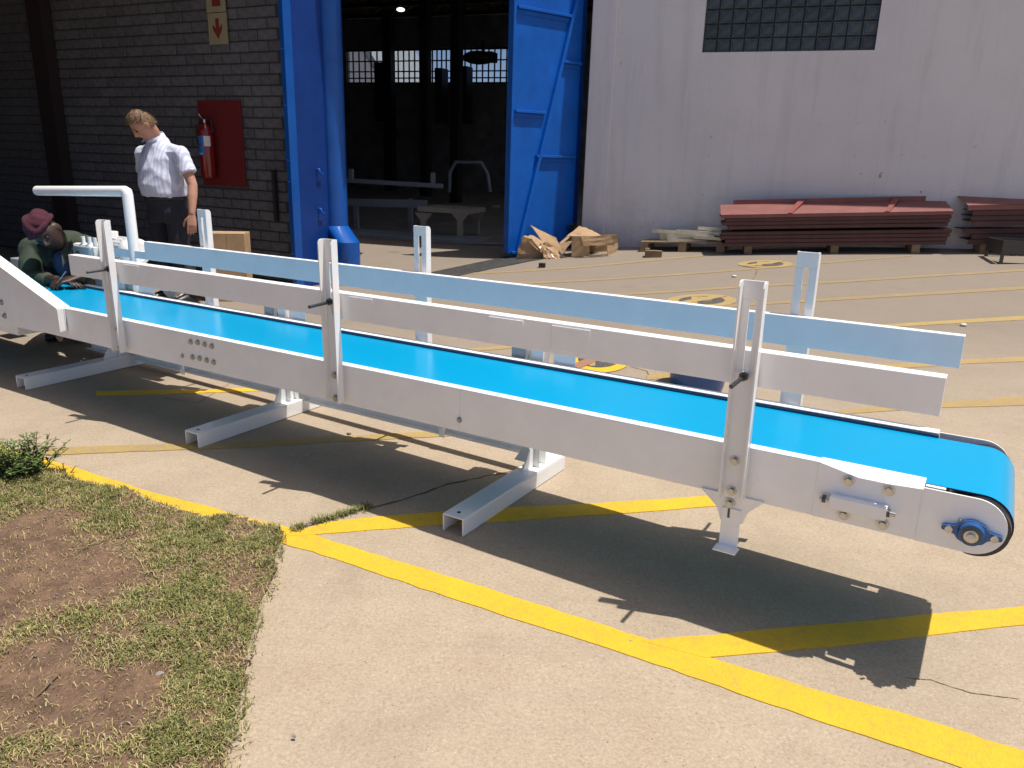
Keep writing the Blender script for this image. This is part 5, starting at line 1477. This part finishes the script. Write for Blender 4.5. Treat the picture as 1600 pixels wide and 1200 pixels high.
aL = Vector((gp(303, 474).x, gp(303, 474).y, .09)); aR = Vector((gp(262, 470).x, gp(262, 470).y + .05, .09))
limb(body, [hL, kL, aL], [.085, .055, .04]); limb(body, [hR, kR, aR], [.085, .055, .04])
remeshed(body, 'body', M_SK1, man, .0045, 4)
def wrinkle(seed, amp, s=1.0):
    rr_ = np.random.default_rng(seed); K = rr_.normal(0, 1, (9, 3)) * np.array([14, 14, 26]) * s; ph = rr_.uniform(0, 6.28, 9)
    def fn(co):
        d = np.zeros(len(co))
        for k, p in zip(K, ph): d += (1 - np.abs(np.sin(co @ k * .5 + p + 1.2 * np.sin(co @ k[::-1] * .4)))) - .36
        return (amp * d / 3).astype(np.float32)
    return fn
sh = MB()
loft(sh, [T(A_(258, 307), .196, .172), T(A_(257, 302), .206, .184), T(A_(254, 288), .212, .198), T(A_(252, 266), .202, .182), T(A_(251, 247), .192, .150), T(A_(251, 233), .170, .112), T(A_(248, 224), .122, .092), T(A_(245, 216), .085, .080), T(A_(242, 209), .070, .068)])
for S, Ee in ((sL, eL), (sR, eR)):
    m_ = S.lerp(Ee, .62)
    loft(sh, [(A_(251, 236).lerp(S, .55), (Ee - S).normalized().cross(f1) * .075, f1 * .085), (S, (Ee - S).normalized().cross(f1).normalized() * .070, f1 * .075), (S.lerp(Ee, .35), (Ee - S).normalized().cross(f1).normalized() * .074, f1 * .072), (m_, (Ee - S).normalized().cross(f1).normalized() * .078, f1 * .073)])
    sh.ball(S, .071, 16, 10); limb(sh, [A_(250, 232), A_(250, 232).lerp(S, .6), S], [.07, .068, .066])
remeshed(sh, 'shirt', M_SHIRT, man, .0075, 5, wrinkle(4, .010))
# collar, placket, pocket
co_ = MB(); vs = []; n = 26
for k in range(n + 1):
    a = R(-160 + 320 * k / n); d_ = -f1 * math.cos(a) + l1 * math.sin(a)
    b_ = A_(242.5, 212) + f1 * .006; drop = .012 + .026 * abs(k / n - .5) * 2
    vs += [b_ + d_ * .080 + up * (.012 - .030 * abs(k / n - .5) * 2), b_ + d_ * .071 + up * (.038 - .035 * abs(k / n - .5) * 2), b_ + d_ * .108 + up * (-.006 - drop * 1.4)]
co_.add(vs, [(3 * k + 1, 3 * k + 4, 3 * k + 5, 3 * k + 2) for k in range(n)], True)
col_ = co_.build('collar', M_SHIRT, man); md = col_.modifiers.new('t', 'SOLIDIFY'); md.thickness = .004
pk = MB(); cpk = A_(252, 256)
def front(px_, py_, c=None):
    return None
tro = MB()
loft(tro, [T(A_(262, 345), .180, .155), T(A_(262, 330), .190, .162), T(A_(260, 312), .196, .172), T(A_(259, 303.5), .194, .170)])
limb(tro, [hL + up * .0, kL, aL + up * .02], [.105, .082, .075], 18); limb(tro, [hR, kR, aR + up * .02], [.105, .082, .075], 18)
remeshed(tro, 'trousers', M_TRO, man, .009, 5, wrinkle(9, .008, .7))
blt = MB(); loft(blt, [T(A_(259.5, 310), .201, .178), T(A_(259, 306), .201, .179)], 28, False); ob = blt.build('belt', M_LEATH, man); ob.modifiers.new('t', 'SOLIDIFY').thickness = .004
for a in (aL, aR):
    s_ = MB(); c_ = a + f1 * .06 - up * .045
    s_.ball(c_, 1, 18, 10, lambda d, q: f1 * d.y * .145 + l1 * d.x * (.048 + .008 * d.y) + up * (max(d.z, -.6) * (.055 - .022 * max(0, d.y))))
    s_.build('shoe', M_LEATH, man)
# hair: cap plus tufts
def in_head(fr, c, d, r, k=1.0): return Vector(c) + (fr[0] * d.x * .074 * r + fr[1] * d.y * .094 * r + fr[2] * d.z * .118 * r) * k
def hair_ok(d, lo=.0):
    if d.y > .25: return d.z > .52 + .25 * (d.y - .25) - .2 * abs(d.x)
    if d.y > -.15: return d.z > (.12 if abs(d.x) > .8 else .20)
    return d.z > -.45
hm = MB(); nu, nv = 60, 40; vs = []; keep = {}
for i in range(nv + 1):
    for j in range(nu):
        th, ph = math.pi * i / nv, 2 * math.pi * j / nu
        d = Vector((math.sin(th) * math.cos(ph), math.sin(th) * math.sin(ph), math.cos(th)))
        keep[(i, j)] = hair_ok(d)
        r_ = 1.10 + .03 * math.sin(9 * d.x + 4 * d.z) * math.cos(11 * d.y) + .02 * math.sin(31 * d.x + 17 * d.y)
        if not hair_ok(d + Vector((0, -.07, .07))): r_ = 1.02
        vs.append(in_head(fr1_, hd, d, r_ + (.05 if d.z > .6 else 0)))
fs = []
for i in range(nv):
    for j in range(nu):
        q = ((i, j), (i + 1, j), (i + 1, (j + 1) % nu), (i, (j + 1) % nu))
        if all(keep[t] for t in q): fs.append(tuple(t[0] * nu + t[1] for t in q))
hm.add(vs, fs, True)
for k in range(1500):
    d = Vector((random.gauss(0, 1), random.gauss(0, 1), random.gauss(0, 1))).normalized()
    if not hair_ok(d): continue
    b_ = in_head(fr1_, hd, d, 1.09); nrm = (in_head(fr1_, hd, d, 1.3) - b_).normalized()
    dr = (nrm * .75 + fr1_[1] * (.5 if d.z > .4 else -.35) - fr1_[2] * (.1 if d.z > .4 else .7) + Vector((random.uniform(-.4, .4), random.uniform(-.4, .4), random.uniform(-.3, .3)))).normalized()
    sd = dr.cross(nrm).normalized() * .0022; l = random.uniform(.010, .024)
    hm.add([b_ - sd, b_ + sd, b_ + dr * l + nrm * .004], [(0, 1, 2)])
hm.build('hair', M_HAIR, man)
for sx in (-1, 1):
    e = hd + fr1_[0] * sx * .030 + fr1_[1] * .080 + fr1_[2] * .004
    MB().ball(e, (.011, .011, .008), 12, 8).build('eye', M_EYE, man)
    b0 = hd + fr1_[0] * sx * .030 + fr1_[1] * .092 + fr1_[2] * .024
    MB().tube([b0 - fr1_[0] * sx * .018, b0 + fr1_[2] * .004, b0 + fr1_[0] * sx * .02 - fr1_[1] * .008], [.003, .0045, .003], 6).build('eyebrow', M_HAIR, man)

# ---- crouching man
man2 = thing('person', Vector((at(105, 420, 5.4).x, 5.4, 0)), 'man in maroon wool hat and dark green jacket crouching over the belt end', 'person')
def C_(x, y, Y): return at(x, y, Y)
f2 = Vector((.12, -.99, 0)).normalized(); l2 = Vector((.99, .12, 0))
hd2 = C_(74, 364, 4.93)
fr2_ = head_frame(Vector((.22, -.86, -.46)), Vector((-.60, -.28, .75)))
ch = C_(99, 398, 5.17); pel = C_(118, 412, 5.62)
s2L, e2L, w2L = C_(137, 388, 5.16), C_(142, 432, 5.0), C_(122, 434, 4.80)
s2R, e2R, w2R = C_(52, 392, 5.14), C_(46, 437, 4.98), C_(88, 437, 4.80)
b2_ = MB(); head(b2_, hd2, fr2_)
limb(b2_, [ch + up * .05, C_(92, 385, 5.08), hd2 - fr2_[1] * .03 - fr2_[2] * .05], [.07, .06, .055])
loft(b2_, [(pel, l2 * .14, Vector((0, .4, .9)) * .11), (ch.lerp(pel, .5), l2 * .14, Vector((0, .3, .95)) * .11), (ch, l2 * .15, Vector((0, .5, .85)) * .10)])
limb(b2_, [ch, s2L, e2L, w2L], [.07, .055, .045, .028]); limb(b2_, [ch, s2R, e2R, w2R], [.07, .055, .045, .028])
hand(b2_, w2R + Vector((.02, -.01, .0)), Vector((.95, -.25, -.02)), Vector((0, -.2, -1)), Vector((.2, 1, .2)), 1.0, .42)
hand(b2_, w2L + Vector((-.01, -.015, .0)), Vector((-.62, -.62, -.12)), Vector((-.2, .1, -1)), Vector((-.6, .5, .5)), 1.0, .65)
kn = [(C_(85, 455, 5.1), C_(90, 500, 5.5)), (C_(150, 455, 5.15), C_(145, 500, 5.55))]
for K_, An in kn:
    K_.z = .50; An.z = .09
    limb(b2_, [pel, K_, An], [.10, .06, .04])
remeshed(b2_, 'body', M_SK2, man2, .0045, 4)
jk = MB()
loft(jk, [(pel + up * .0, l2 * .18, Vector((0, .3, .95)) * .15), (ch.lerp(pel, .6) + up * .03, l2 * .19, Vector((0, .2, .97)) * .16), (ch.lerp(pel, .2) + up * .035, l2 * .195, Vector((0, .35, .93)) * .145), (ch + up * .02 + f2 * .02, l2 * .18, Vector((0, .5, .85)) * .13), (C_(94, 388, 5.08), l2 * .085, Vector((0, .5, .85)) * .08)], 26)
for S, Ee, Wr in ((s2L, e2L, w2L), (s2R, e2R, w2R)):
    limb(jk, [ch.lerp(S, .5) + up * .02, S, S.lerp(Ee, .5), Ee, Ee.lerp(Wr, .62)], [.10, .088, .075, .066, .052], 18)
remeshed(jk, 'jacket', M_JACK, man2, .008, 4, wrinkle(14, .011))
lap = MB()
for sx in (-1, 1):
    b_ = C_(92, 384, 5.0)
    lap.add([b_ + l2 * .07 * sx + up * .05 + f2 * -.03, b_ + l2 * .11 * sx + up * .01 + f2 * .06, b_ + l2 * .05 * sx - up * .12 + f2 * .10, b_ + l2 * .03 * sx - up * .03 + f2 * .05], [(0, 1, 2, 3)])
lo_ = lap.build('lapel', M_JACK, man2); lo_.modifiers.new('t', 'SOLIDIFY').thickness = .006
MB().ball(C_(97, 412, 5.02), (.05, .05, .085), 14, 10).build('undershirt', M_DENIM, man2)
tr2 = MB()
for K_, An in kn: limb(tr2, [pel, K_, An], [.13, .085, .07], 16)
remeshed(tr2, 'trousers', M_TRO, man2, .010, 4, wrinkle(19, .007))
for K_, An in kn:
    s_ = MB(); c_ = An + f2 * .06 - up * .045
    s_.ball(c_, 1, 16, 9, lambda d, q: f2 * d.y * .14 + l2 * d.x * .05 + up * max(d.z, -.6) * .055); s_.build('shoe', M_LEATH, man2)
hx, hy, hz = fr2_
ht = MB()
def hatfn(d, q):
    fold = .007 * math.sin(5.0 * math.atan2(d.y, d.x) + 2.2 * d.z) + .0035 * math.sin(11 * math.atan2(d.y, d.x) + 5 * d.z)
    sl = 1.0 + .16 * max(0, d.z)
    return hx * d.x * (.083 + fold) * sl + hy * d.y * (.102 + fold) * sl + hz * (d.z * (.098 + .008 * math.sin(7 * d.x + 3 * d.y)) if d.z > -.05 else d.z * .03)
ht.ball(hd2 + hz * .052 - hy * .016, 1, 56, 30, hatfn)
ho = ht.build('wool_hat', M_HAT, man2)
rm = MB(); rp = []
for k in range(37):
    a = 2 * math.pi * k / 36; rp.append(hd2 + hz * (.050 + .010 * math.sin(a)) - hy * .016 + hx * math.cos(a) * .081 + hy * math.sin(a) * .101)
rm.tube(rp, [.017 + .003 * math.sin(k * 1.9) for k in range(37)], 10, False); rm.build('hat_brim', M_HAT, ho)
for sx in (-1, 1):
    MB().ball(hd2 + hx * sx * .030 + hy * .081 + hz * .002, (.010, .010, .008), 10, 7).build('eye', M_EYE, man2)
pn0 = on(121, 434, F(0, .42, .03), CW); MB_ = MB().tube([w2L + Vector((-.03, -.07, .05)), w2L + Vector((-.075, -.105, -.02))], .004, 8)
tag(MB_.build('marker_pen', M_STEEL, base=w2L), 'thin metal marker held in the crouching man right above the belt', 'pen')
